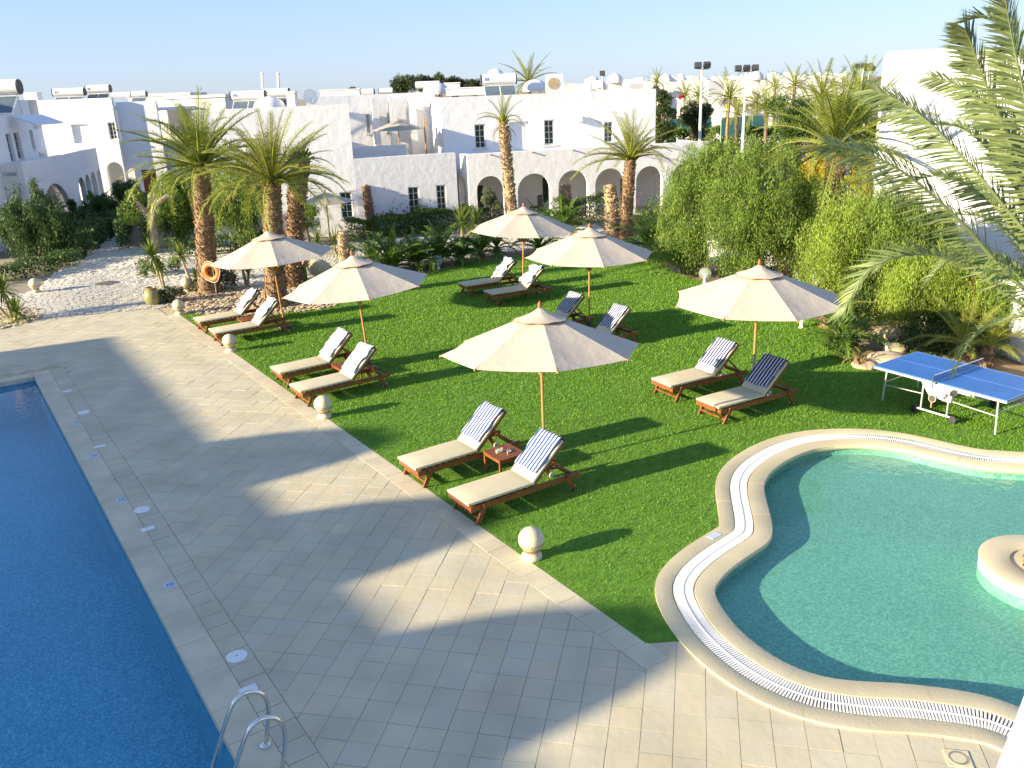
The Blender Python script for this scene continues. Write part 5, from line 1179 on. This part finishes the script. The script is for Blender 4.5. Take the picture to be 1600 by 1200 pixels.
palm('tall date palm at left with the orange lifebuoy on its trunk', (328, 457), (314, 262), 2.8, 58, 'date', .34, .27, 88, -2, dry=2, seed=3)
palm('date palm right of the lifebuoy palm, behind the leftmost parasol', (432, 478), (425, 288), 2.6, 50, 'warm', .33, .26, 88, 2, seed=4)
palm('dark palm trunk with a ragged head behind the twin left palms', (458, 447), (470, 250), 1.3, 9, 'date', .26, .30, 70, 0, .09, seed=5)
palm('bare cut palm trunk with a bulging top before the blank white wall', (581, 366), (572, 292), .5, 0, 'dry', .20, .18, bud=False, seed=6)
palm('short pale palm stump behind the second parasol along the paving', (539, 412), (536, 364), .6, 3, 'cycad', .24, .22, 60, 10, tm='trunk_pale', bud=False, seed=7)
palm('scruffy thin palm with drooping dry fronds before the arches', (801, 362), (786, 190), 1.5, 11, 'date', .26, .19, 82, 25, .09, 'trunk_pale', 6, seed=8)
palm('leafless palm stub in front of the third arch', (886, 352), (883, 290), .4, 0, 'dry', .26, .20, proud=.10, bud=False, tm='trunk_pale', seed=9)
palm('pale leafless palm stub left of the fan crowned palm', (958, 372), (953, 292), .4, 0, 'dry', .26, .24, proud=.09, bud=False, tm='trunk_pale', seed=10)
palm('date palm with an open fan crown before the rightmost arches', (977, 372), (985, 250), 2.5, 34, 'warm', .28, .22, 86, 8, .06, seed=11)
palm('stout date palm with a wide crown behind the yellow shrub', (1298, 395), (1307, 232), 2.9, 60, 'date', .33, .28, 88, -6, D=27.5, seed=12)
# the big palm growing from the planter ring
random.seed(21)
pb = np.array([6.98, 9.95, -.02]); pcw = np.array([8.15, 10.35, 2.75])
bp_ = thing('palm_tree', 'big grey green palm growing from the planter ring at the right edge', 'palm', tuple(pb)); d = pcw - pb
trunk_geo([(0, 0, 0), (d[0] * .12, d[1] * .2, d[2] * .3), (d[0] * .5, d[1] * .6, d[2] * .65), tuple(d)], [.20, .15, .16, .18], .09, 8, .05).build('trunk', 'trunk_pale', bp_)
cr_ = MB()
for i in range(26): a = i * 2.4; el = radians(75 - i * 3); dd = Vector((cos(a) * cos(el), sin(a) * cos(el), sin(el))); cr_.tube([V3(d) + Vector((0, 0, -.12)), V3(d) + dd * .4], [.06, .03], 5)
crn = cr_.build('crown', 'frond_blue', bp_)
cwp = (1692, 545)
def near_frond(pix, D1, leaf=.46, n=78, vee=30, seed=0, side=None):
    """rachis from the crown through places given on the photo grid, receding or nearing to depth D1"""
    k = len(pix); pth = [tuple(d)] + [tuple(at(x, y, pcw[1] + (D1 - pcw[1]) * (i + 1) / k) - pb) for i, (x, y) in enumerate(pix)]
    frond_along(pth, int(n * 1.45), leaf, .036, seed, vee, .028, side, 64, 34).build('frond', 'frond_blue', crn)
near_frond([(1600, 478), (1500, 412), (1420, 398), (1355, 425), (1316, 492)], 10.2, .50, 78, 20, 1)
near_frond([(1600, 452), (1500, 345), (1420, 275), (1350, 238), (1298, 226)], 9.6, .52, 84, 40, 2, (.35, .2, .9))
near_frond([(1600, 360), (1530, 275), (1460, 200), (1405, 158), (1362, 140)], 10.6, .50, 84, 34, 3, (.4, .3, .85))
near_frond([(1620, 330), (1575, 215), (1540, 130), (1518, 70), (1508, 45)], 10.0, .50, 80, 34, 4, (.9, .2, .3))
near_frond([(1640, 330), (1612, 200), (1592, 110), (1578, 40), (1570, -10)], 9.6, .52, 80, 30, 5, (.9, .3, .1))
near_frond([(1640, 250), (1610, 120), (1575, 50), (1535, 28), (1500, 36)], 10.8, .42, 70, 20, 6)
near_frond([(1620, 400), (1560, 330), (1510, 290), (1460, 275), (1410, 290)], 11.8, .45, 70, 26, 7)
near_frond([(1630, 400), (1590, 300), (1545, 235), (1500, 200), (1450, 195)], 12.0, .45, 70, 26, 8)
near_frond([(1640, 420), (1610, 320), (1590, 240), (1565, 190), (1535, 160)], 12.3, .45, 70, 26, 9)
near_frond([(1640, 450), (1590, 380), (1550, 345), (1500, 335), (1455, 350)], 12.6, .42, 64, 20, 10)
near_frond([(1640, 470), (1580, 420), (1530, 400), (1485, 405), (1450, 440)], 11.2, .42, 64, 20, 16)
near_frond([(1645, 400), (1600, 270), (1560, 190), (1510, 140), (1455, 120)], 11.3, .46, 70, 28, 17, (.5, .3, .8))
near_frond([(1660, 380), (1625, 250), (1600, 170), (1575, 110), (1555, 80)], 11.6, .46, 70, 28, 18, (.8, .3, .4))
near_frond([(1630, 500), (1570, 500), (1530, 520), (1505, 550), (1492, 585)], 12.0, .38, 56, 16, 19)
near_frond([(1680, 380), (1665, 240), (1655, 120), (1645, 30), (1635, -40)], 10.4, .5, 74, 30, 11)
near_frond([(1720, 380), (1745, 240), (1765, 130), (1790, 60), (1830, 20)], 10.2, .5, 60, 30, 12)
near_frond([(1760, 460), (1830, 380), (1890, 350), (1950, 360), (2000, 400)], 10.6, .5, 60, 24, 13)
near_frond([(1740, 420), (1800, 280), (1850, 200), (1900, 150), (1960, 130)], 11.6, .5, 60, 24, 14)
near_frond([(1700, 420), (1710, 300), (1715, 200), (1720, 120), (1730, 60)], 12.0, .5, 60, 24, 15)
# small far palms
fm = {}
def far_palm(label, px, py, D, L, n=26, key='date', r=.13, group='distant palms'):
    p = at(px, py, D); t = thing('palm_tree', label, 'palm', (p[0], p[1], 0), random.random() * 6, group)
    MB().tube([(0, 0, 0), (.1, 0, p[2] * .5), (0, 0, p[2])], [r * 1.3, r, r], 7).build('trunk', 'trunk', t, True)
    if (key, n) not in fm: fm[(key, n)] = bake_fronds(n, 1.0, key).mesh('crown', 'frond' if key == 'date' else 'frond_warm')
    o = link('crown', fm[(key, n)], t, (0, 0, p[2])); o.scale = (L, L, L)
random.seed(30)
for px, py, D, L, key, lab in ((1140, 152, 75, 2.6, 'warm', 'slim distant palm between the two floodlight masts'), (826, 128, 62, 2.2, 'warm', 'palm crown rising behind the arcaded villa roof left of the air conditioner'), (1026, 128, 95, 1.6, 'date', 'far palm tip above the villa roof end'), (1070, 147, 95, 1.8, 'date', 'far palm just left of the left floodlight mast'), (1092, 150, 90, 2.0, 'date', 'far palm behind the left floodlight mast'), (1211, 135, 85, 1.7, 'date', 'far palm right of the three lamp mast'), (1242, 133, 80, 2.1, 'warm', 'far palm with round crown right of the three lamp mast'), (1197, 168, 62, 2.2, 'date', 'palm with a bare pale trunk below the three lamp mast'), (1285, 150, 60, 2.6, 'date', 'palm behind the stout right palm'), (1345, 150, 55, 2.6, 'date', 'palm beside the corner house at right'), (1182, 160, 90, 1.8, 'date', 'far palm over the court screen')):
    far_palm(lab, px, py, D, L, 26, key)
far_palm('small palm by the green court screen', 1152, 178, 70, 2.0, 20, 'warm')

# ---- weeping pepper trees
def tree(name, label, cat, base, blobs_px, D, strands, length, leaf, m, r=.12, bm_='bark', style='weep', per=13, nb=7, wid=.2, fork=.35):
    """crown given as photo-grid ellipses (px,py,rx,ry) at depth D"""
    g = at(base[0], base[1], D) * np.array([1, 1, 0]); t = thing(name, label, cat, (g[0], g[1], 0)); bl = []
    for (px, py, rx, ry) in blobs_px:
        c = at(px, py, D) - g; s = D / 1290; rr = np.array([rx * s, min(rx, ry * 1.3) * s * .9, ry * s]); sub = blobs_in(c, rr * (.95 if style == 'weep' else .8), nb + (8 if style == 'weep' else 0), float(min(rr)) * (.34 if style == 'weep' else .5)); bl += sub
    top = Vector((sum(b[0] for b in bl) / len(bl), sum(b[1] for b in bl) / len(bl), max(.3, sum(b[2] for b in bl) / len(bl) * fork * 2)))
    limbs((0, 0, 0), top, bl, r, 8).build('trunk', bm_, t, True)
    if style == 'weep':
        el = [(*(at(px, py, D) - g), rx * D / 1290, min(rx, ry * 1.3) * D / 1290 * .85, ry * D / 1290) for (px, py, rx, ry) in blobs_px]
        weeping('crown', el, strands, length, leaf, m, t, per, wid)
    else: cloud('crown', bl, strands, leaf, m, t, wid, .4)
    return t, bl
random.seed(40)
tree('pepper_tree', 'bright weeping pepper tree left of the lifebuoy palm', 'tree', (288, 392), [(285, 310, 32, 42), (270, 345, 20, 22)], 41, 1700, .9, .15, 'leaf_pepper')
tree('pepper_tree', 'bright weeping pepper tree between the two left palms', 'tree', (372, 392), [(372, 298, 44, 42), (350, 325, 30, 30), (395, 330, 28, 34)], 38.5, 2500, 1.0, .14, 'leaf_pepper')
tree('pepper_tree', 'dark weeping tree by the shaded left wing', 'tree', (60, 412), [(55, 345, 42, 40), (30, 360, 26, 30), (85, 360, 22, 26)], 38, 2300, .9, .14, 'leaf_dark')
tree('pepper_tree', 'large weeping pepper tree right of the arches, its left half', 'tree', (1085, 410), [(1100, 320, 55, 70), (1075, 360, 42, 50), (1125, 270, 50, 45)], 29.5, 3800, 1.0, .11, 'leaf_pepper', .14)
tree('pepper_tree', 'large weeping pepper tree with visible dark trunk behind the table side parasol', 'tree', (1232, 438), [(1185, 300, 62, 62), (1215, 355, 55, 55), (1165, 355, 48, 60), (1240, 330, 40, 60)], 27.5, 4800, 1.0, .11, 'leaf_pepper', .15)
tree('pepper_tree', 'light green weeping tree below the stout right palm', 'tree', (1345, 470), [(1335, 360, 58, 50), (1310, 410, 48, 52), (1385, 390, 42, 52), (1330, 440, 45, 38)], 24.0, 4600, .95, .10, 'leaf_pepper_bright', .13)
tree('pepper_tree', 'yellow green weeping tree with reddish trunk behind the table tennis table', 'tree', (1430, 528), [(1440, 440, 42, 42), (1480, 465, 42, 48), (1405, 455, 28, 40), (1465, 420, 46, 28)], 20.8, 3300, .8, .09, 'leaf_pepper_bright', .12)
tree('pepper_tree', 'thin trunked weeping tree against the white wall at right', 'tree', (1538, 545), [(1525, 445, 38, 38), (1550, 470, 30, 34)], 20.0, 1500, .75, .09, 'leaf_pepper_bright', .07, 'terracotta')
tree('pepper_tree', 'weeping branches at the right frame edge over the white wall', 'tree', (1600, 572), [(1592, 490, 36, 36), (1570, 450, 30, 30)], 19.5, 1400, .7, .09, 'leaf_pepper', .07)
tree('pepper_tree', 'soft green weeping tree in front of the bright corner house', 'tree', (1415, 470), [(1425, 365, 46, 46), (1395, 330, 30, 34), (1455, 390, 38, 40)], 22.8, 2600, .9, .10, 'leaf_pepper', .1)
tree('flowering_tree', 'yellow flowering shrub beside the stout right palm', 'shrub', (1270, 335), [(1268, 262, 36, 44), (1250, 290, 26, 34)], 33, 9000, 0, .12, 'leaf_yellow', .08, style='cloud', nb=10)
tree('flowering_tree', 'yellow flowering shrub right of the stout palm trunk, before the corner house', 'shrub', (1345, 345), [(1342, 275, 26, 42), (1360, 300, 22, 25)], 31, 5000, 0, .12, 'leaf_yellow', .08, style='cloud', nb=9)
tree('shrub', 'green understory below the yellow flowering shrub', 'shrub', (1262, 360), [(1265, 320, 40, 40), (1330, 325, 40, 30)], 30.5, 7000, 0, .13, 'leaf_pepper', .08, style='cloud', nb=9)
tree('shrub', 'round leafy green tree left of the patio parasol', 'tree', (478, 385), [(476, 340, 27, 34)], 37.5, 6000, 0, .13, 'leaf_pepper', .09, style='cloud', nb=10)
tree('shrub', 'grey olive bush under the first arch', 'bush', (768, 338), [(768, 310, 20, 26)], 41, 5000, 0, .11, 'leaf_olive', .05, style='cloud', nb=8)
tree('shrub', 'dark rounded bush before the narrow arches', 'bush', (198, 338), [(199, 300, 24, 20), (178, 322, 20, 14)], 50, 6500, 0, .16, 'leaf_dark', .08, style='cloud', nb=10)
tree('shrub', 'dark feathery bush below the narrow arches', 'bush', (160, 345), [(160, 318, 18, 18)], 48, 3500, 0, .15, 'leaf_dark', .05, style='cloud', nb=8)
tree('shrub', 'dark shrub beside the arched porch', 'bush', (112, 352), [(112, 322, 10, 18)], 46, 2200, 0, .13, 'leaf_dark', .04, style='cloud', nb=7)
tree('shrub', 'tall dark evergreen behind the villa roof end', 'tree', (1040, 240), [(1040, 168, 18, 30), (1030, 150, 14, 20), (1036, 205, 20, 26)], 70, 8000, 0, .26, 'leaf_pine', .15, style='cloud', nb=8)
tree('shrub', 'rounded dark tree left of the left floodlight mast', 'tree', (1085, 225), [(1088, 174, 26, 20), (1068, 185, 20, 20), (1090, 205, 26, 18)], 72, 9000, 0, .26, 'leaf_pine', .15, style='cloud', nb=8)
tree('shrub', 'olive green tree mass behind the stout palm crown', 'tree', (1225, 230), [(1222, 180, 32, 36), (1252, 185, 32, 32), (1235, 215, 34, 26)], 50, 13000, 0, .2, 'leaf_hedge', .12, style='cloud', nb=9)
tree('shrub', 'leafy tree mass between the stout palm and corner house', 'tree', (1340, 240), [(1340, 180, 42, 40), (1365, 205, 22, 42), (1320, 215, 30, 30)], 46, 13000, 0, .2, 'leaf_hedge', .12, style='cloud', nb=9)
tree('shrub', 'low green tree mass below the court screens, right of the villa end', 'tree', (1215, 300), [(1215, 250, 40, 26), (1130, 238, 40, 16)], 44, 9000, 0, .17, 'leaf_hedge', .1, style='cloud', nb=12)
tree('shrub', 'dark shrub mass between court screens and stout palm', 'bush', (1262, 235), [(1255, 208, 34, 22), (1300, 195, 30, 25)], 52, 8000, 0, .2, 'leaf_pine', .1, style='cloud', nb=12)
tree('shrub', 'red flowering bush beyond the left floodlight mast', 'bush', (1067, 175), [(1066, 152, 7, 4)], 85, 350, 0, .22, 'leaf_red', .05, style='cloud', nb=5)
for k, (px, py, rx, ry, D, lab) in enumerate(((630, 136, 26, 17, 85, 'leftmost round pine crown behind the terrace villa'), (658, 131, 20, 14, 90, 'second pine crown from left behind the roofs'), (684, 130, 20, 17, 90, 'tallest pine crown behind the white solar tank'), (710, 134, 20, 14, 92, 'pine crown right of the tallest one'), (740, 136, 22, 12, 95, 'rightmost pine crown left of the emblem heater'), (553, 145, 8, 7, 85, 'small tree tip behind the roof right of the dish'))):
    tree('pine_tree', lab, 'tree', (px, 200), [(px, py, rx, ry)], D, 4200, 0, .30, 'leaf_pine', .2, style='cloud', nb=16)
# dead pruned tree by the path
g = G(244, 395); t = thing('pruned_tree', 'pruned pale tree with bare forked limbs beside the cobbled path', 'tree', (g[0], g[1], 0))
s = g[1] / 1290
mb = MB(); mb.tube([(0, 0, 0), (.05, 0, .9), (.1, 0, 1.5)], [.24, .18, .16], 10); fk = [((.1, 0, 1.4), (-.35, .1, 2.0), (-.85, .1, 2.2)), ((.1, 0, 1.4), (.3, -.1, 2.1), (.75, 0, 2.75)), ((.1, 0, 1.4), (.05, .2, 2.1), (.2, .1, 2.7)), ((-.2, .05, 1.8), (-.5, 0, 2.4), (-.6, 0, 2.7)), ((.3, -.1, 2.1), (.9, 0, 2.5), (1.2, .1, 2.45))]
for q in fk: mb.tube(q, [.16, .11, .05], 8)
mb.build('trunk', 'bark_pale', t, True); cloud('crown', [(-.9, 0, 1.9, .55, .5, .6), (-.6, .2, 2.5, .5, .4, .4), (.9, .4, 2.0, .6, .5, .8)], 2600, .13, 'leaf_pepper', t)
# ---- hedges
def hedge(label, pts, w, h, dens, m='leaf_hedge', leaf=.11, D=None):
    Q = [G(*q) if not D else at(q[0], q[1], D) for q in pts]; t = thing('hedge', label, 'hedge', (Q[0][0], Q[0][1], 0)); o = Q[0]; Ps = []; core = MB()
    for a, b_ in zip(Q[:-1], Q[1:]):
        L_ = np.hypot(*(b_ - a)[:2]); n = int(L_ * dens * (w + 2 * h) * 1.5); u = RNG.random(n); p = a[None] + (b_ - a)[None] * u[:, None]; dd = (b_ - a)[:2] / L_; nn = np.array([-dd[1], dd[0]]); f = RNG.random(n)
        top = f < .42; side = RNG.choice([-1, 1], n); off = np.where(top, RNG.uniform(-.5, .5, n) * w, side * w * (.12 + .38 * RNG.random(n) ** .5)); z = np.where(top, h * (.86 + .2 * RNG.random(n)), h * RNG.random(n))
        lump = 1 + .10 * np.sin(u * L_ * 2.1 + L_) + .05 * np.sin(u * L_ * 5.3); Ps.append(np.column_stack([p[:, 0] + nn[0] * off * lump - o[0], p[:, 1] + nn[1] * off * lump - o[1], z * lump]))
    C = np.concatenate(Ps); Vv, F = leaf_quads(C, RNG.normal(size=C.shape) + np.array([0, 0, .4]), leaf * (.6 + .8 * RNG.random(len(C))), leaf * .5)
    link('foliage', np_mesh('foliage', Vv, F, m), t)
hedge('clipped green hedge along the blank wall behind the leafy shrubs', [(545, 376), (620, 368), (735, 352)], 1.1, .95, 360)
hedge('clipped green hedge in front of the middle arches', [(872, 352), (948, 345)], 1.3, 1.2, 230)
hedge('clipped hedge below the left arches behind the far parasol', [(725, 352), (800, 346)], .8, .8, 200)
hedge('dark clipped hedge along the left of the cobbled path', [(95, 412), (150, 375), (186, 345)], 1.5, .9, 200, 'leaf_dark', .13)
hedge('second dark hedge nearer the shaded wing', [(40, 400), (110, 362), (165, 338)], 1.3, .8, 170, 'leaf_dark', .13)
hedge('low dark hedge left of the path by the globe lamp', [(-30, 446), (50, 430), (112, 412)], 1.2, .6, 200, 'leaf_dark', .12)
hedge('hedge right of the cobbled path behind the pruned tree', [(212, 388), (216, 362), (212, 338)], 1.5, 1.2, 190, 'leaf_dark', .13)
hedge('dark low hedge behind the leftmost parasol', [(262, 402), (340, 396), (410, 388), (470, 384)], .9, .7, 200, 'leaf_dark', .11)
hedge('long clipped hedge below the tennis court screens', [(1030, 251), (1215, 244)], 2.0, 2.35, 70, 'leaf_hedge', .3)
hedge('dark hedge beyond the court behind the left mast', [(1000, 205), (1130, 200)], 3.0, 2.8, 36, 'leaf_pine', .4)
# ---- feathery palm shrubs along the back of the lawn
def cycad(label, px, py, L, n, e_hi=80, e_lo=5, seed=0, key='cycad', stem=.25, group='feathery palm shrubs along the lawn'):
    random.seed(seed); g = G(px, py); t = thing('palm_shrub', label, 'shrub', (g[0], g[1], 0), 0, group); n = int(n * 1.45) if key == 'cycad' else n; L = L * (1.2 if key == 'cycad' else 1); e_lo = e_lo + 16
    st = trunk_geo([(0, 0, 0), (0, 0, stem)], [.13, .11], .07, 7, .04).build('stem', 'trunk', t); put_fronds(t, (0, 0, stem), n, L, key, e_hi, e_lo, random.random() * 6, name='frond')
for k, (px, py, L, n, lab) in enumerate(((613, 428, 1.55, 15, 'bright palm shrub right behind the second parasol along the paving'), (583, 418, 1.1, 12, 'low palm shrub left of the bright one'), (652, 420, 1.35, 15, 'dark palm shrub left of the clear globe lamp'), (688, 412, 1.6, 15, 'upright palm shrub behind the clear globe lamp'), (721, 412, 1.0, 13, 'low spreading palm shrub right of the clear globe lamp'), (752, 404, 1.35, 14, 'palm shrub left of the far parasol pole'), (776, 398, 1.0, 12, 'small palm shrub under the far parasol hem'), (842, 396, 1.2, 12, 'palm shrub right of the far parasol pole'), (1016, 398, 1.5, 13, 'palm shrub by the canopy of the mid lawn parasol'), (1035, 385, 1.3, 12, 'palm shrub at the foot of the large weeping tree'))):
    cycad(lab, px, py, L, n, seed=50 + k)
cycad('palm shrub with arching fronds at the bed edge by the table tennis table', 1318, 548, 1.15, 13, 70, 5, 70)
cycad('large low palm shrub behind the table side parasol', 1290, 512, 1.3, 15, 70, 5, 71, 'date')
cycad('small dry palm shrub beside the boulders', 1342, 572, .6, 10, 75, 10, 72, 'dry', .15)
cycad('grey palm shrub against the white wall behind the table tennis net', 1500, 570, 1.5, 16, 70, 0, 73, 'warm', .5)
cycad('palm shrub at the wall right of the table tennis net', 1540, 572, 1.1, 12, 70, 0, 74, 'warm', .5)
cycad('feather palm shrub at the front of the hedge by the arches', 880, 362, 1.5, 14, 80, 5, 75)
cycad('feather palm shrub right of the middle arches hedge', 840, 358, 1.3, 13, 80, 5, 76)
cycad('spreading palm shrub in shade by the narrow arches', 152, 340, 2.2, 11, 70, 5, 77)
# ---- yuccas
def yucca(label, px, py, heads, group='yuccas'):
    g = G(px, py); t = thing('yucca', label, 'yucca', (g[0], g[1], 0), 0, group); lv = MB(); st = MB()
    for (x, y, h_, L, n) in heads: st.tube([(x * .2, y * .2, 0), (x * .7, y * .7, h_ * .6), (x, y, h_)], [.06, .05, .045], 7); strap_rosette(lv, (x, y, h_), n, L, .055, 85, -35)
    st.build('stem', 'bark_pale', t, True); lv.build('leaves', 'yucca', t)
random.seed(80)
yucca('yucca with a full spiky head above the olive urn', 257, 450, [(-.25, 0, 1.2, .75, 90), (-.05, 0, .75, .6, 40)])
yucca('dark thin stemmed yucca left of the lifebuoy palm', 306, 452, [(-.35, 0, 1.25, .6, 60), (.1, -.1, .45, .5, 40)])
yucca('pair headed yucca at the left frame edge by the pebble patch', 22, 500, [(-.15, 0, 1.0, .7, 80), (.25, -.2, .3, .7, 70), (-.6, 0, .8, .6, 60)])
yucca('slim yucca behind the leftmost parasol', 386, 447, [(-.1, 0, .9, .45, 40), (.12, 0, .45, .4, 30)])
yucca('spiky yucca between the leftmost and second parasols', 498, 398, [(0, 0, .55, .9, 50)])
yucca('spiky yucca left of the pale palm stump', 524, 396, [(0, 0, .5, .8, 40)])
yucca('tall yucca before the right window of the blank wall', 700, 350, [(0, 0, 1.2, .9, 70)])
yucca('wide yucca at the right end of the hedge by the blank wall', 722, 372, [(0, 0, .7, 1.1, 60), (.7, .2, .6, .9, 50)])
yucca('yucca behind the far parasol left hem', 745, 366, [(0, 0, .6, .9, 50)])
# ---- low plants
def low(label, px, py, rx, rz, m, n, leaf=.09, cat='shrub', ry=None):
    g = G(px, py); t = thing('low_shrub', label, cat, (g[0], g[1], 0)); bl = blobs_in((0, 0, rz * .5), (rx, ry or rx * .8, rz * .6), 9, max(.12, rz * .42)); cloud('foliage', bl, n, leaf, m, t, .4, .3); limbs((0, 0, 0), (0, 0, rz * .3), bl, .03, 5).build('stems', 'bark', t)
random.seed(90)
low('grey green mound of rosemary right of the olive urn', 266, 472, .62, .5, 'leaf_grey', 2600)
low('dark mound of low shrub right of the lifebuoy', 353, 452, .6, .75, 'leaf_grey', 2600)
low('leafy ground plants behind the spiky yucca', 250, 428, 1.3, .6, 'leaf_hedge', 2600)
low('bright leafy border plants at the lawn corner under the large weeping tree', 1040, 410, .9, .9, 'leaf_pepper', 3200)
low('leafy border plants along the bed behind the clear globe lamp', 1085, 425, 1.0, .8, 'leaf_pepper', 3200)
low('leafy border plants right of the table side parasol tip', 1160, 440, 1.2, .8, 'leaf_hedge', 3200)
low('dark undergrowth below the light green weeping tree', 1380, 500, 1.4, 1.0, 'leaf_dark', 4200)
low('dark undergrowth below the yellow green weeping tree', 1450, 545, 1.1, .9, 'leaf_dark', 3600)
low('leafy plant at the bed edge left of the boulders', 1312, 556, .5, .55, 'leaf_hedge', 1600)
low('shrubs below the fan crowned palm', 1000, 365, 1.6, 1.1, 'leaf_pepper', 4200)
low('green shrubs between the fan palm and the large weeping tree', 1045, 360, 1.3, 1.3, 'leaf_hedge', 4200)
low('leafy plants around the pale palm stump', 545, 408, .8, .5, 'leaf_hedge', 1800)
low('bright bush at the corner between the two villas', 735, 346, .9, 1.0, 'leaf_pepper_bright', 2600)
low('thin red bougainvillea trained on the blank wall', 610, 366, 1.3, 2.0, 'leaf_red', 36, .16, ry=.2)
low('red bougainvillea between the twin left palms', 385, 388, 1.4, 2.0, 'leaf_red', 60, .12)
low('red flowers climbing the fan crowned palm', 982, 366, .5, 2.2, 'leaf_red', 70, .13)
low('leafy twigs of the bougainvillea on the blank wall', 640, 362, 2.2, 1.6, 'leaf_dark', 420, .14, ry=.2)
low('dry reddish plant beside the globe lamp behind the pebbles', 310, 455, .35, .4, 'leaf_grey', 500)
# cactus behind the amphora
g = G(470, 440); t = thing('cactus', 'slim green column cactus left of the clay amphora', 'cactus', (g[0], g[1], 0)); random.seed(3)
for x, h_ in ((0, 1.15), (.17, .6)):
    MB().lathe([(.09, 0), (.10, h_ * .4), (.095, h_ * .85), (.06, h_), (.01, h_ + .04)], 9, (x, 0, 0)).build('stem', 'yucca', t)
# boulders and sprinkler in the right bed
def boulder(label, px, py, r, sq=.6):
    g = G(px, py); bm = bmesh.new(); bmesh.ops.create_icosphere(bm, subdivisions=3, radius=r); ph = random.random() * 9
    for v in bm.verts:
        c = v.co; k = 1 + .16 * sin(c.x * 5 / r * .6 + ph) * cos(c.y * 4 / r * .6) + .10 * sin(c.z * 6 / r + ph * 2); v.co = Vector((c.x * k * 1.25, c.y * k, max(c.z * k * sq, -.05)))
    me = bpy.data.meshes.new('boulder'); bm.to_mesh(me); bm.free(); me.materials.append(MAT['boulder']); me.polygons.foreach_set('use_smooth', [True] * len(me.polygons))
    tag(link('boulder', me, None, (g[0], g[1], .02), random.random() * 6), label, 'rock', 'rocks in the right bed')
boulder('largest sandy rock at the bed edge behind the table tennis table', 1385, 566, .42, .5); boulder('flat sandy rock left of the largest one', 1355, 572, .30, .4); boulder('small sandy rock behind the sprinkler', 1400, 548, .28); boulder('low sandy mound under the light green weeping tree', 1405, 525, .55, .35); boulder('grey green flat rock at the table tennis table corner', 1412, 566, .35, .45)
g = G(1384, 560); t = thing('garden_sprinkler', 'small white garden sprinkler among the rocks', 'lamp', (g[0], g[1], 0)); MB().tube([(0, 0, 0), (0, 0, .32)], .03, 8).build('stake', 'white_plastic', t, True); MB().lathe([(.03, .32), (.055, .34), (.05, .40), (.01, .43)], 12).build('cap', 'white_plastic', t, True)  # garden sprinkler on a stake, gives no light
g = G(105, 402); t = thing('flower_pot', 'small terracotta pot at the hedge end by the path', 'pot', (g[0], g[1], 0)); MB().lathe([(.18, 0), (.26, .35), (.29, .36), (.29, .42), (.24, .42), (.22, .36)], 20).build('pot', 'drift_stone', t, True); cloud('plant', [(0, 0, .5, .3, .3, .2)], 400, .1, 'leaf_dark', t)
# garden furniture by the arches
for px, py, lab in ((838, 338, 'dark patio chair under the second arch'), (1018, 318, 'pale wooden chair under the fifth arch')):
    g = G(px, py); t = thing('patio_chair', lab, 'chair', (g[0], g[1], .05), 2.6); mm = 'dark_metal' if px < 900 else 'pole_wood'
    MB().box((0, 0, .45), (.5, .5, .05)).build('seat', mm, t); MB().box((-.24, 0, .78), (.04, .5, .6)).build('backrest', mm, t)
    for a in (-.22, .22):
        for b_ in (-.22, .22): MB().box((a, b_, .21), (.04, .04, .42)).build('leg', mm, t)
